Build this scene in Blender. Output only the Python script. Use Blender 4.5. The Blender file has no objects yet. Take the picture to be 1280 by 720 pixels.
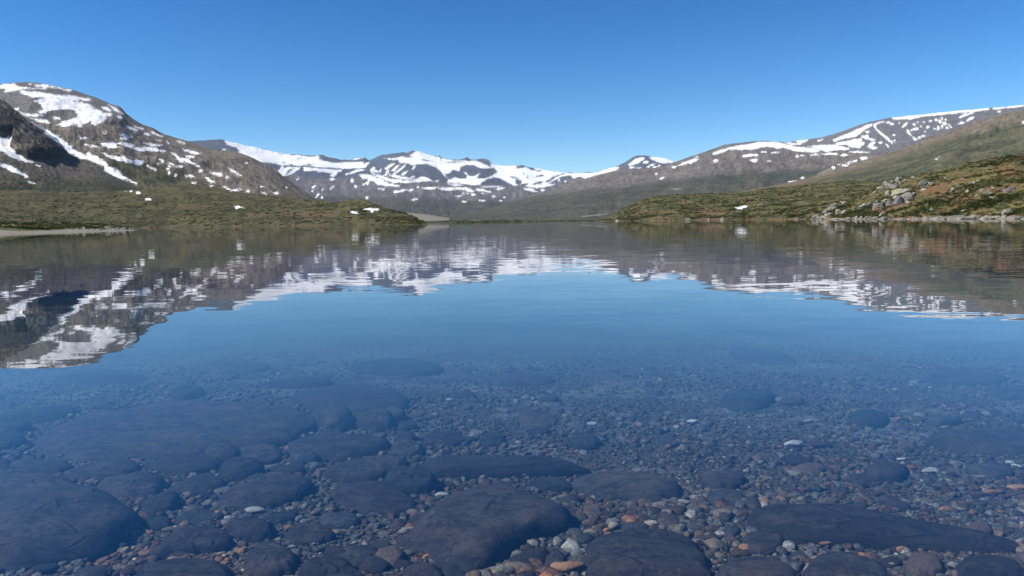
import bpy, math, random
import numpy as np
from mathutils import Vector, Matrix
random.seed(7)
RS = np.random.RandomState(11)
S = bpy.context.scene
COL = S.collection
R = math.radians

# ------------------------------------------------------------------ camera
F = 924.0
HC = 1.3
PIT = math.atan(83.8/F); ROL = R(0.831)
fw = np.array([0, math.cos(PIT), -math.sin(PIT)])
u0 = np.array([0, math.sin(PIT), math.cos(PIT)])
r0 = np.array([1.0, 0, 0])
UP = u0*math.cos(ROL) + r0*math.sin(ROL)
RT = r0*math.cos(ROL) - u0*math.sin(ROL)
cam_d = bpy.data.cameras.new('camera'); cam = bpy.data.objects.new('camera', cam_d); COL.objects.link(cam)
m = Matrix((RT.tolist(), UP.tolist(), (-fw).tolist())).transposed().to_4x4()
m.translation = Vector((0, 0, HC)); cam.matrix_world = m
cam_d.sensor_width = 36; cam_d.lens = 36*F/1280; cam_d.clip_start = 0.05; cam_d.clip_end = 40000
S.camera = cam

def ray(u, v):
    u = np.asarray(u, float); v = np.asarray(v, float)
    x = (u-640)/F; y = -(v-360)/F
    return fw + x[..., None]*RT + y[..., None]*UP
def project(P):
    Q = P - np.array([0, 0, HC])
    zc = Q@fw
    return 640 + F*(Q@RT)/zc, 360 - F*(Q@UP)/zc
def on_plane(u, v, z):
    d = ray(u, v); t = (z-HC)/d[..., 2]
    return np.array([0, 0, HC]) + d*np.asarray(t)[..., None]

# ------------------------------------------------------------------ noise
_p = RS.permutation(4096)
def _h(ix, iy):
    return _p[(_p[ix & 4095] + iy) & 4095]
def vnoise(x, y):
    ix = np.floor(x).astype(np.int64); iy = np.floor(y).astype(np.int64)
    fx = x-ix; fy = y-iy
    def g(a, b, dx, dy):
        an = _h(a, b)*(2*math.pi/4096)
        return np.cos(an)*dx + np.sin(an)*dy
    sx = fx*fx*fx*(fx*(fx*6-15)+10); sy = fy*fy*fy*(fy*(fy*6-15)+10)
    n00 = g(ix, iy, fx, fy); n10 = g(ix+1, iy, fx-1, fy)
    n01 = g(ix, iy+1, fx, fy-1); n11 = g(ix+1, iy+1, fx-1, fy-1)
    return (n00*(1-sx)+n10*sx)*(1-sy) + (n01*(1-sx)+n11*sx)*sy
def fbm(x, y, o=5, gain=0.5, ridged=False, seed=0):
    s = 0; a = 1.0; t = 0
    for i in range(o):
        n = vnoise(x + 37.3*i + seed*101.7, y - 19.1*i + seed*57.3)
        if ridged: n = 1 - 2.4*np.abs(n) - 0.45
        s = s + a*n; t += a; a *= gain
        x, y = (x*1.8+y*0.9), (y*1.8-x*0.9)
    return s/t
def sst(a, b, x):
    t = np.clip((x-a)/(b-a), 0, 1); return t*t*(3-2*t)

# ------------------------------------------------------------------ objects
def tag(o, label=None, cat=None, group=None, kind=None):
    if label: o['label'] = label
    if cat: o['category'] = cat
    if group: o['group'] = group
    if kind: o['kind'] = kind
    return o
def mesh_obj(name, V, Fc, mat, smooth=True, attrs=None, parent=None, link=True):
    me = bpy.data.meshes.new(name)
    V = np.asarray(V, np.float32); Fc = np.asarray(Fc, np.int32)
    k = Fc.shape[1]
    me.vertices.add(len(V)); me.vertices.foreach_set('co', V.ravel())
    me.loops.add(Fc.size); me.loops.foreach_set('vertex_index', Fc.ravel())
    me.polygons.add(len(Fc)); me.polygons.foreach_set('loop_start', np.arange(0, Fc.size, k, dtype=np.int32))
    me.polygons.foreach_set('loop_total', np.full(len(Fc), k, np.int32))
    me.update(calc_edges=True); me.validate()
    me.polygons.foreach_set('use_smooth', np.full(len(me.polygons), smooth))
    for nm, a in (attrs or {}).items():
        a = np.asarray(a, np.float32)
        if a.ndim == 1:
            at = me.attributes.new(nm, 'FLOAT', 'POINT'); at.data.foreach_set('value', a)
        else:
            at = me.attributes.new(nm, 'FLOAT_VECTOR', 'POINT'); at.data.foreach_set('vector', a.ravel())
    me.materials.append(mat)
    o = bpy.data.objects.new(name, me)
    if link: COL.objects.link(o)
    if parent: o.parent = parent
    return o

# ------------------------------------------------------------------ materials
class NT:
    def __init__(s, name):
        s.m = bpy.data.materials.new(name); s.m.use_nodes = True
        s.t = s.m.node_tree; s.t.nodes.clear()
        s.out = s.t.nodes.new('ShaderNodeOutputMaterial')
    def n(s, typ, ins=None, **kw):
        nd = s.t.nodes.new('ShaderNode'+typ)
        for k, v in kw.items(): setattr(nd, k, v)
        for k, v in (ins or {}).items():
            sock = nd.inputs[k]
            if isinstance(v, bpy.types.NodeSocket): s.t.links.new(v, sock)
            elif isinstance(v, bpy.types.Node): s.t.links.new(v.outputs[0], sock)
            else: sock.default_value = v
        return nd
    def math(s, op, a, b=0.0, c=None, clamp=False):
        ins = {0: a, 1: b}
        if c is not None: ins[2] = c
        return s.n('Math', ins, operation=op, use_clamp=clamp).outputs[0]
    def mix(s, f, a, b, blend='MIX'):
        nd = s.n('Mix', None, data_type='RGBA', blend_type=blend)
        for sock, v in ((nd.inputs[0], f), (nd.inputs[6], a), (nd.inputs[7], b)):
            if isinstance(v, bpy.types.NodeSocket): s.t.links.new(v, sock)
            elif isinstance(v, (int, float)): sock.default_value = v
            else: sock.default_value = (*v, 1) if len(v) == 3 else v
        return nd.outputs[2]
    def ramp(s, x, lo, hi):
        return s.n('MapRange', {0: x, 1: lo, 2: hi, 3: 0.0, 4: 1.0}, interpolation_type='SMOOTHSTEP').outputs[0]
    def noise(s, vec, scale, detail=4, rough=0.55, dist=0.0):
        return s.n('TexNoise', {'Vector': vec, 'Scale': scale, 'Detail': detail, 'Roughness': rough, 'Distortion': dist})
    def attr(s, name):
        return s.n('Attribute', attribute_name=name)
    def surf(s, sh):
        s.t.links.new(sh.outputs[0], s.out.inputs['Surface']); return s.m

def mountain_mat(name, px, rockA, rockB, vegA, vegB, heath=None, alp=(0.07, 0.078, 0.095), bump=0.8, stretch=(1, 1, 1), speck=0.5, flow=0.5, snoise=0.7):
    """px: metres one picture pixel spans at this mountain's distance"""
    s = NT(name)
    pos = s.n('NewGeometry').outputs['Position']
    vec = s.n('Mapping', {'Vector': pos, 'Scale': tuple(c/px for c in stretch)}).outputs[0]
    n1 = s.noise(vec, 0.02, 5, 0.6).outputs[0]
    n2 = s.noise(vec, 0.11, 6, 0.65, 0.4).outputs[0]
    n3 = s.noise(vec, 0.42, 5, 0.7).outputs[0]
    n4 = s.noise(vec, 0.055, 5, 0.6, 0.8)
    fl = s.noise(s.attr('flow').outputs['Vector'], 1.0, 5, 0.6, 0.3).outputs[0]
    n2 = s.math('ADD', s.math('MULTIPLY', n2, 1.0-flow), s.math('MULTIPLY', fl, flow))
    f = s.ramp(s.math('ADD', n2, s.math('MULTIPLY', n1, 0.6)), 0.70, 0.90)
    rock = s.mix(f, rockA, rockB)
    rock = s.mix(s.ramp(n3, 0.51, 0.64), rock, tuple(c*1.7+0.01 for c in rockA))
    rock = s.mix(s.ramp(n3, 0.49, 0.38), rock, tuple(c*0.45 for c in rockB))
    n5 = s.noise(vec, 0.17, 8, 0.78, 0.6).outputs[0]
    rock = s.mix(s.math('MULTIPLY', s.ramp(n5, 0.54, 0.60), 0.75), rock, tuple(c*0.38 for c in rockB))
    fx = s.n('Mapping', {'Vector': s.attr('flow').outputs['Vector'], 'Scale': (7.0, 0.55, 1)}).outputs[0]
    fall = s.noise(fx, 1.0, 5, 0.65, 0.6).outputs[0]
    rock = s.mix(s.math('MULTIPLY', s.ramp(fall, 0.50, 0.62), 0.5), rock, tuple(c*1.5 for c in rockA))
    rock = s.mix(s.math('MULTIPLY', s.ramp(fall, 0.48, 0.38), 0.5), rock, tuple(c*0.6 for c in rockB))
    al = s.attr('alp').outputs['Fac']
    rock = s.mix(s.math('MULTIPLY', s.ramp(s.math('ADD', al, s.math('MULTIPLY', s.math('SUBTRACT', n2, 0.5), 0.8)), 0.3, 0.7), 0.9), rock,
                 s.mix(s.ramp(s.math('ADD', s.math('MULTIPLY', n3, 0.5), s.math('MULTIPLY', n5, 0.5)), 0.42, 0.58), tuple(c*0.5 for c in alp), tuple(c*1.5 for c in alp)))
    veg = s.mix(s.ramp(n2, 0.46, 0.54), vegA, vegB)
    veg = s.mix(s.math('MULTIPLY', s.ramp(n3, 0.49, 0.39), 0.8), veg, tuple(c*0.4 for c in vegA))
    veg = s.mix(s.math('MULTIPLY', s.ramp(n3, 0.52, 0.63), 0.5*speck*2), veg, tuple(c*1.8+0.008 for c in vegB))
    if heath:
        hf = s.math('ADD', s.attr('heath').outputs['Fac'], s.math('MULTIPLY', s.math('SUBTRACT', s.math('ADD', s.math('MULTIPLY', n4.outputs[0], 0.5), s.math('MULTIPLY', fl, 0.5)), 0.5), 3.2))
        veg = s.mix(s.ramp(hf, 0.25, 0.75), veg, s.mix(n3, tuple(c*0.6 for c in heath), tuple(c*1.5 for c in heath)))
    vg = s.math('ADD', s.attr('veg').outputs['Fac'], s.math('MULTIPLY', s.math('SUBTRACT', n2, 0.5), 1.6))
    vg = s.math('ADD', vg, s.math('MULTIPLY', s.math('SUBTRACT', n3, 0.5), 0.6))
    col = s.mix(s.ramp(vg, 0.3, 0.7), rock, veg)
    bare = s.attr('bare').outputs['Fac']
    col = s.mix(s.ramp(s.math('ADD', bare, s.math('MULTIPLY', s.math('SUBTRACT', n3, 0.5), 1.0)), 0.35, 0.65), col,
                s.mix(n3, (0.12, 0.108, 0.085), (0.29, 0.262, 0.21)))
    nf = s.math('ADD', s.math('MULTIPLY', s.math('SUBTRACT', n3, 0.5), 11.0), s.math('ADD', s.math('MULTIPLY', s.math('SUBTRACT', n5, 0.47), -8.0), s.math('MULTIPLY', s.math('SUBTRACT', fall, 0.5), 5.0)))
    sn = s.ramp(s.math('ADD', s.attr('snow').outputs['Fac'], s.math('MULTIPLY_ADD', nf, snoise, 0.25)), -0.45, 0.45)
    snow = s.mix(s.ramp(n4.outputs[0], 0.35, 0.6), (0.70, 0.70, 0.70), (0.86, 0.87, 0.88))
    snow = s.mix(s.math('MULTIPLY', s.ramp(n5, 0.50, 0.60), 0.35), snow, (0.42, 0.40, 0.37))
    col = s.mix(sn, col, snow)
    bh = s.math('ADD', s.math('MULTIPLY', n2, 3.0), n3)
    bst = s.math('MULTIPLY', s.math('SUBTRACT', 1.0, s.math('MULTIPLY', sn, 0.75)), bump)
    bp = s.n('Bump', {'Strength': bst, 'Distance': px*1.3, 'Height': bh})
    b = s.n('BsdfPrincipled', {'Base Color': col, 'Roughness': 0.92, 'Specular IOR Level': 0.15, 'Normal': bp.outputs[0]})
    return s.surf(b)

# ------------------------------------------------------------------ traced masks
T = dict(T1=(0, 95, 10), T2=(100, 120, 8), T3=(0, 150, 8), T4=(120, 170, 8), T5=(240, 170, 8), T6=(380, 180, 8), T7=(520, 190, 8),
         T8=(660, 190, 8), U1=(780, 160, 8), U2=(920, 145, 8), U3=(1040, 125, 8), U4=(1120, 120, 8), U5=(1010, 210, 9.412),
         U6=(1140, 190, 7.5), U7=(760, 225, 9.143), L=(0, 230, 6.4), Z4=(800, 120, 2.667), P=(0, 0, 1),
         V1=(0, 440, 2.572), V2=(400, 440, 2.572), V3=(830, 440, 2.571), V4=(200, 520, 3.6), V5=(600, 500, 3.273))
def tp(t, pts):
    a = np.array(pts, float); ox, oy, k = T[t]
    return a/k + np.array([ox, oy])
def shp(t, item):
    if item[0] == 'e':
        cx, cy, rx, ry = item[1:5]; an = np.linspace(0, 2*math.pi, 13)[:-1]
        return tp(t, [(cx+rx*math.cos(a), cy+ry*math.sin(a)) for a in an])
    return tp(t, item)
def sdist(poly, U, V):
    """signed distance, positive inside"""
    n = len(poly); d2 = np.full(U.shape, 1e18); ins = np.zeros(U.shape, bool)
    for i in range(n):
        ax, ay = poly[i]; bx, by = poly[(i+1) % n]
        ex, ey = bx-ax, by-ay; L = ex*ex+ey*ey+1e-12
        t = np.clip(((U-ax)*ex+(V-ay)*ey)/L, 0, 1)
        d2 = np.minimum(d2, (U-ax-t*ex)**2+(V-ay-t*ey)**2)
        if ay != by:
            c = ((ay > V) != (by > V)) & (U < (bx-ax)*(V-ay)/(by-ay)+ax)
            ins ^= c
    d = np.sqrt(d2)
    return np.where(ins, d, -d)
def mask(items, U, V, pad=6.0):
    """items: list of (sign, tile, shapes...) ; later items override"""
    out = np.full(U.shape, -pad)
    for it in items:
        sg, t = it[0], it[1]
        for sh in it[2:]:
            p = shp(t, sh)
            bb = (U > p[:, 0].min()-pad) & (U < p[:, 0].max()+pad) & (V > p[:, 1].min()-pad) & (V < p[:, 1].max()+pad)
            if not bb.any(): continue
            d = np.clip(sdist(p, U[bb], V[bb]), -pad, pad)
            out[bb] = np.maximum(out[bb], d) if sg > 0 else np.minimum(out[bb], -d)
    return out
def e(*a): return ('e',)+a

SNOW_G = [
 (1, 'T1', [(-200,150),(0,120),(60,100),(170,100),(210,125),(300,140),(390,150),(590,150),(580,162),(300,158),(250,170),(150,190),(60,198),(75,165),(0,150)],
  [(430,110),(530,105),(640,125),(760,145),(900,178),(850,190),(790,180),(720,150),(600,140),(440,125)], [(350,98),(390,100),(380,108)],
  [(235,180),(300,180),(350,200),(450,200),(560,210),(640,220),(690,240),(820,238),(900,250),(1000,265),(1130,295),(1120,310),(1040,305),(990,290),(985,310),(920,315),(1040,335),(1110,350),(1180,400),(1280,450),(1300,540),(1220,600),(1200,590),(1160,605),(1140,590),(1130,560),(1080,590),(1020,600),(960,600),(900,610),(830,625),(760,625),(700,610),(760,580),(830,560),(900,540),(960,510),(975,470),(940,430),(860,410),(740,425),(640,425),(560,460),(510,470),(470,450),(560,410),(500,400),(540,370),(460,330),(430,310),(480,290),(560,285),(500,270),(400,270),(340,245),(260,215)],
  [(240,455),(330,470),(460,475),(530,490),(440,510),(340,500)], [(150,410),(230,395),(225,430),(180,435)], [(370,520),(580,545),(630,595),(540,580),(430,550)],
  [(655,515),(690,508),(760,530),(730,545),(680,535)], [(960,620),(1000,600),(1040,635),(1000,640)]),
 (1, 'T2', [(0,65),(60,75),(110,110),(180,140),(230,165),(300,170),(310,185),(260,220),(220,260),(150,290),(120,285),(100,235),(60,260),(20,280),(0,290)],
  [(0,10),(105,40),(90,48),(0,35)], [(285,85),(330,105),(400,145),(435,178),(370,160),(320,130)], [(215,110),(270,105),(315,140),(290,150),(235,130)],
  [(365,195),(420,210),(415,225),(375,210)], [(455,300),(520,310),(580,345),(550,350),(480,325)], [(540,305),(630,320),(630,332),(560,320)],
  [(220,370),(280,352),(260,372),(225,378)], [(395,378),(450,378),(520,408),(460,440),(395,420),(450,410)], [(715,355),(760,370),(840,410),(800,408),(720,372)],
  [(640,372),(690,375),(700,390),(660,385)], [(975,448),(1050,468),(1045,480),(985,462)], [(0,410),(80,415),(60,425),(0,430)], [(55,485),(130,490),(185,512),(100,505)],
  [(195,468),(350,465),(370,500),(400,510),(330,525),(260,515),(215,490)],
  [(370,470),(430,462),(540,490),(530,510),(600,520),(650,502),(720,515),(790,530),(860,550),(850,565),(770,552),(680,550),(600,552),(540,528),(470,505)],
  [(635,470),(700,472),(825,490),(810,500),(700,495)], [(760,435),(810,445),(800,452)], [(860,460),(905,466),(890,474)],
  [(1015,525),(1080,535),(1200,575),(1190,585),(1110,572),(1050,550)],
  [(910,562),(950,580),(1000,615),(1060,630),(1195,695),(1190,710),(1100,672),(1040,650),(1030,670),(990,655),(960,610)], [(1070,600),(1140,600),(1130,615),(1080,612)],
  [(225,572),(290,590),(330,600),(420,600),(470,625),(530,650),(560,635),(640,655),(600,690),(560,690),(480,655),(400,650),(330,635),(270,605)]),
 (1, 'T4', [(510,290),(600,330),(590,342),(540,322),(505,305)], [(740,265),(800,292),(870,300),(865,310),(800,308),(745,285)],
  e(735,303,15,8), e(722,330,12,10), e(732,372,15,10), e(796,396,10,10), e(660,250,18,10), e(622,278,12,6), e(640,230,10,6),
  [(890,393),(985,398),(985,412),(905,408)], [(1080,400),(1130,420),(1185,465),(1150,468),(1100,435)], [(1150,362),(1220,375),(1255,368),(1265,405),(1220,398),(1170,382)],
  e(1150,495,22,8), e(980,470,20,8), e(930,205,30,8), e(1050,345,15,8)),
 (1, 'T5', [(360,320),(400,335),(490,390),(480,398),(400,355)], [(320,505),(350,512),(412,550),(400,556),(340,525)], e(455,535,35,9), e(560,553,12,5),
  [(690,552),(755,578),(740,585),(700,568)], e(845,568,22,8), e(940,518,16,8), e(700,505,15,6), e(545,272,12,5), e(350,412,20,12)),
]
GULLY = [(1, 'T3', [(270,0),(330,25),(430,75),(520,130),(560,150),(620,200),(680,240),(740,290),(800,330),(860,350),(880,320),(940,350),(1000,385),(1060,425),(1085,465),(1150,480),(1220,535),(1190,535),(1280,585),(1280,605),(1180,575),(1100,540),(1040,505),(1040,460),(960,440),(900,400),(860,385),(820,390),(740,350),(680,320),(640,290),(600,240),(540,200),(440,130),(430,100),(350,45)]),
 (1, 'T4', [(80,345),(130,310),(190,330),(260,375),(230,385),(330,435),(415,475),(400,480),(300,440),(180,400),(90,360)])]
SNOW_F = [(1, 'T3', [(-200,150),(0,175),(70,185),(90,158),(118,165),(105,200),(90,240),(110,280),(160,340),(230,370),(270,400),(340,420),(345,435),(280,425),(200,405),(100,370),(50,330),(0,300),(-200,200)],
  [(350,440),(410,460),(395,472),(355,455)], [(-200,400),(0,430),(60,445),(150,480),(230,535),(300,580),(280,580),(180,535),(130,520),(60,485),(0,460),(-200,420)], [(285,605),(350,632),(340,640),(290,628)])]
SNOW_E = [(1, 'T3', e(1025,642,20,10), [(1065,645),(1160,665),(1150,672)], [(860,685),(960,705),(940,714)]),
 (1, 'T4', e(300,540,25,8), e(350,548,12,6), e(420,566,20,10), [(490,628),(550,628),(550,640),(490,645)]),
 (1, 'T5', [(415,705),(480,702),(520,715),(440,722)]),
 (1, 'T6', [(465,672),(500,672),(548,692),(530,698),(480,688)], [(600,650),(650,642),(755,650),(750,662),(680,678),(650,660)])]
SNOW_A = [
 (1, 'T5', [(318,40),(340,42),(500,75),(720,125),(880,170),(960,185),(1150,205),(1280,205),(1280,310),(1200,300),(1120,290),(1050,300),(1000,285),(900,290),(860,285),(840,270),(740,265),(660,258),(600,225),(540,205),(500,200),(440,180),(480,150),(440,110),(400,105),(345,85)]),
 (-1, 'T5', e(1070,225,20,5), e(1190,238,30,6), e(1190,288,30,6), e(920,263,25,4)),
 (1, 'T5', [(300,125),(340,132),(360,148),(310,140)], [(790,320),(860,345),(900,300),(920,300),(910,330),(960,310),(1030,310),(1080,315),(1060,340),(1000,380),(940,400),(900,400),(850,370)]),
 (-1, 'T5', [(925,400),(960,340),(1020,315),(1035,325),(980,355),(940,395)]),
 (1, 'T5', [(1115,310),(1200,320),(1280,325),(1280,360),(1240,345),(1150,350)], [(1040,440),(1070,415),(1080,420),(1050,445)], [(1190,515),(1240,490),(1235,505),(1200,522)], e(1203,552,8,8), [(1230,615),(1260,570),(1280,575),(1250,615)]),
 (1, 'T6', [(0,130),(100,125),(150,110),(130,150),(240,170),(330,190),(400,180),(500,185),(600,175),(640,190),(620,230),(560,240),(480,245),(380,248),(260,235),(150,230),(60,215),(0,200)],
  [(0,232),(100,240),(200,250),(380,258),(375,270),(330,290),(320,310),(290,330),(255,320),(280,290),(215,280),(140,275),(100,255),(20,270),(0,265)], e(280,352,25,12), [(480,155),(590,135),(585,145),(500,160)]),
 (-1, 'T6', [(230,125),(300,150),(370,160),(390,185),(330,190),(280,185),(150,155),(155,115),(200,110)], e(60,205,40,6), [(400,163),(500,158),(600,138),(650,160),(640,180),(600,210),(590,180),(520,180),(420,182)]),
 (1, 'T6', [(600,210),(650,185),(640,200),(605,232)], [(410,305),(480,275),(520,255),(600,255),(610,262),(540,275),(470,300)],
  [(525,325),(560,305),(640,305),(700,330),(790,360),(830,395),(960,415),(950,425),(830,420),(740,410),(710,375),(660,360),(650,385),(640,415),(620,400),(580,420),(600,395),(640,370),(640,345),(590,350),(560,320)],
  [(670,285),(760,315),(850,345),(950,360),(1080,370),(1170,340),(1260,345),(1280,370),(1130,378),(1000,390),(900,390),(820,360),(720,325)],
  [(690,230),(710,230),(710,255),(750,275),(770,250),(775,260),(760,285),(700,280),(660,265)], [(800,290),(850,270),(830,290),(880,310),(960,320),(1040,335),(1150,350),(1100,362),(950,345),(850,315)],
  [(810,240),(880,195),(905,195),(860,235),(820,260)], [(870,270),(930,215),(960,210),(920,250),(890,272)], [(885,300),(960,250),(1000,205),(1025,200),(980,255),(930,290)],
  [(970,310),(1010,275),(1040,270),(1000,310)], [(790,140),(880,150),(960,130),(1050,125),(1120,75),(1200,80),(1280,115),(1280,215),(1200,205),(1080,210),(1020,190),(960,190),(940,160),(850,155)]),
 (-1, 'T6', [(1120,155),(1200,155),(1280,172),(1280,180),(1180,170)], [(980,122),(1060,115),(1100,128),(1080,137),(1000,135)]),
 (1, 'T6', e(480,365,18,18), e(525,424,20,7), e(760,445,20,7), e(795,457,14,9), [(890,475),(960,465),(1010,450),(1020,460),(960,480),(900,487)], e(1055,461,35,7), [(1180,435),(1280,435),(1280,452),(1200,445)],
  [(70,435),(110,412),(120,418),(90,440)], [(170,470),(195,442),(200,450),(180,475)], [(115,530),(145,487),(158,492),(130,540)], [(250,452),(300,418),(305,425),(265,455)], e(180,533,10,10),
  [(1075,255),(1100,218),(1115,222),(1095,260)], e(1085,325,20,6), e(630,537,8,6), e(1092,556,18,6), e(1125,550,10,6)),
 (1, 'T7', [(0,-10),(60,0),(180,40),(380,88),(560,90),(700,75),(760,112),(860,132),(1280,155),(1280,270),(1180,300),(1060,320),(980,335),(900,300),(820,255),(760,260),(690,300),(640,330),(570,330),(430,310),(310,305),(330,270),(280,230),(240,180),(150,130),(60,115),(0,125)]),
 (-1, 'T7', [(440,150),(500,125),(570,130),(640,160),(700,165),(780,155),(815,200),(740,250),(680,265),(600,262),(640,215),(590,240),(540,245),(500,205),(470,195),(510,240),(500,270),(430,268),(400,255),(340,270),(300,255),(285,215),(340,210),(370,175),(430,190)],
  [(10,75),(80,72),(170,95),(100,92)], [(290,100),(400,92),(500,95),(490,107),(320,108)], [(560,85),(640,60),(700,70),(750,115),(750,150),(700,130),(640,100)], [(370,75),(480,65),(540,68),(540,85),(400,88)],
  [(1000,155),(1040,125),(1090,120),(1150,150),(1210,185),(1150,180),(1100,150),(1060,160),(1010,168)], [(985,290),(1010,265),(1060,290),(1050,325),(1000,332)], [(1070,210),(1085,210),(1080,240)],
  [(1110,250),(1160,235),(1170,260),(1150,275)], [(1180,250),(1280,230),(1240,255),(1190,265)], [(930,232),(1010,250),(1060,275),(960,262)], e(1215,213,25,6),
  [(0,125),(100,118),(200,150),(250,195),(290,260),(300,300),(230,305),(200,270),(160,290),(120,255),(60,250),(0,265)], [(640,320),(700,275),(770,252),(850,265),(960,325),(900,335),(700,335)]),
 (1, 'T7', [(0,270),(60,250),(120,260),(170,295),(80,285),(0,298)], e(205,290,15,10), [(320,318),(400,320),(470,335),(400,345)],
  [(60,355),(160,350),(300,358),(420,352),(500,355),(560,375),(585,398),(530,400),(490,380),(380,375),(330,385),(250,380),(220,360),(140,372),(80,368)], [(580,370),(660,370),(750,395),(750,408),(690,395),(600,385)],
  [(790,375),(830,355),(890,352),(880,365),(820,380)], [(640,345),(760,340),(860,342),(780,352),(700,352)], [(1080,365),(1130,362),(1190,380),(1210,402),(1150,390),(1085,380)],
  [(1100,335),(1200,318),(1280,318),(1280,355),(1200,355),(1110,345)], e(1270,380,14,8), [(395,440),(440,430),(485,435),(430,447)], e(480,497,25,5), e(660,486,32,8), e(780,444,20,6), e(845,487,14,7), e(880,451,12,5),
  e(670,413,20,7), e(495,415,25,5), e(575,425,20,5), e(17,355,10,5)),
 (1, 'T8', [(0,130),(60,142),(200,180),(340,200),(420,210),(480,205),(530,210),(650,210),(720,195),(860,150),(910,155),(880,185),(830,215),(800,230),(780,215),(720,225),(650,240),(600,255),(570,265),(520,245),(480,250),(450,262),(430,230),(380,235),(340,240),(250,290),(200,320),(270,320),(180,350),(80,360),(0,350),(0,170)]),
 (-1, 'T8', [(180,295),(260,240),(360,208),(370,215),(270,260),(210,300)], [(80,235),(140,230),(160,240),(80,250)], [(40,320),(120,290),(150,300),(130,320),(60,330)], e(110,187,22,7), [(0,130),(50,150),(80,180),(40,185),(0,165)], [(400,195),(480,195),(470,213),(410,212)], [(530,200),(600,193),(650,208),(560,215)]),
 (1, 'T8', [(0,365),(50,370),(90,400),(60,395),(0,385)], e(150,380,20,9), [(300,290),(308,255),(318,260),(310,290)], [(360,300),(380,282),(385,290)], e(930,192,20,8)),
 (1, 'U1', [(45,370),(100,320),(180,292),(215,295),(200,315),(120,355),(60,375)], [(258,300),(290,285),(400,298),(460,312),(512,340),(480,350),(390,352),(330,340)], e(220,340,30,14), [(225,395),(260,365),(320,350),(300,370),(240,395)], [(290,390),(360,370),(355,385),(300,398)], e(90,396,30,6), e(140,408,25,10)),
]
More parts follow.
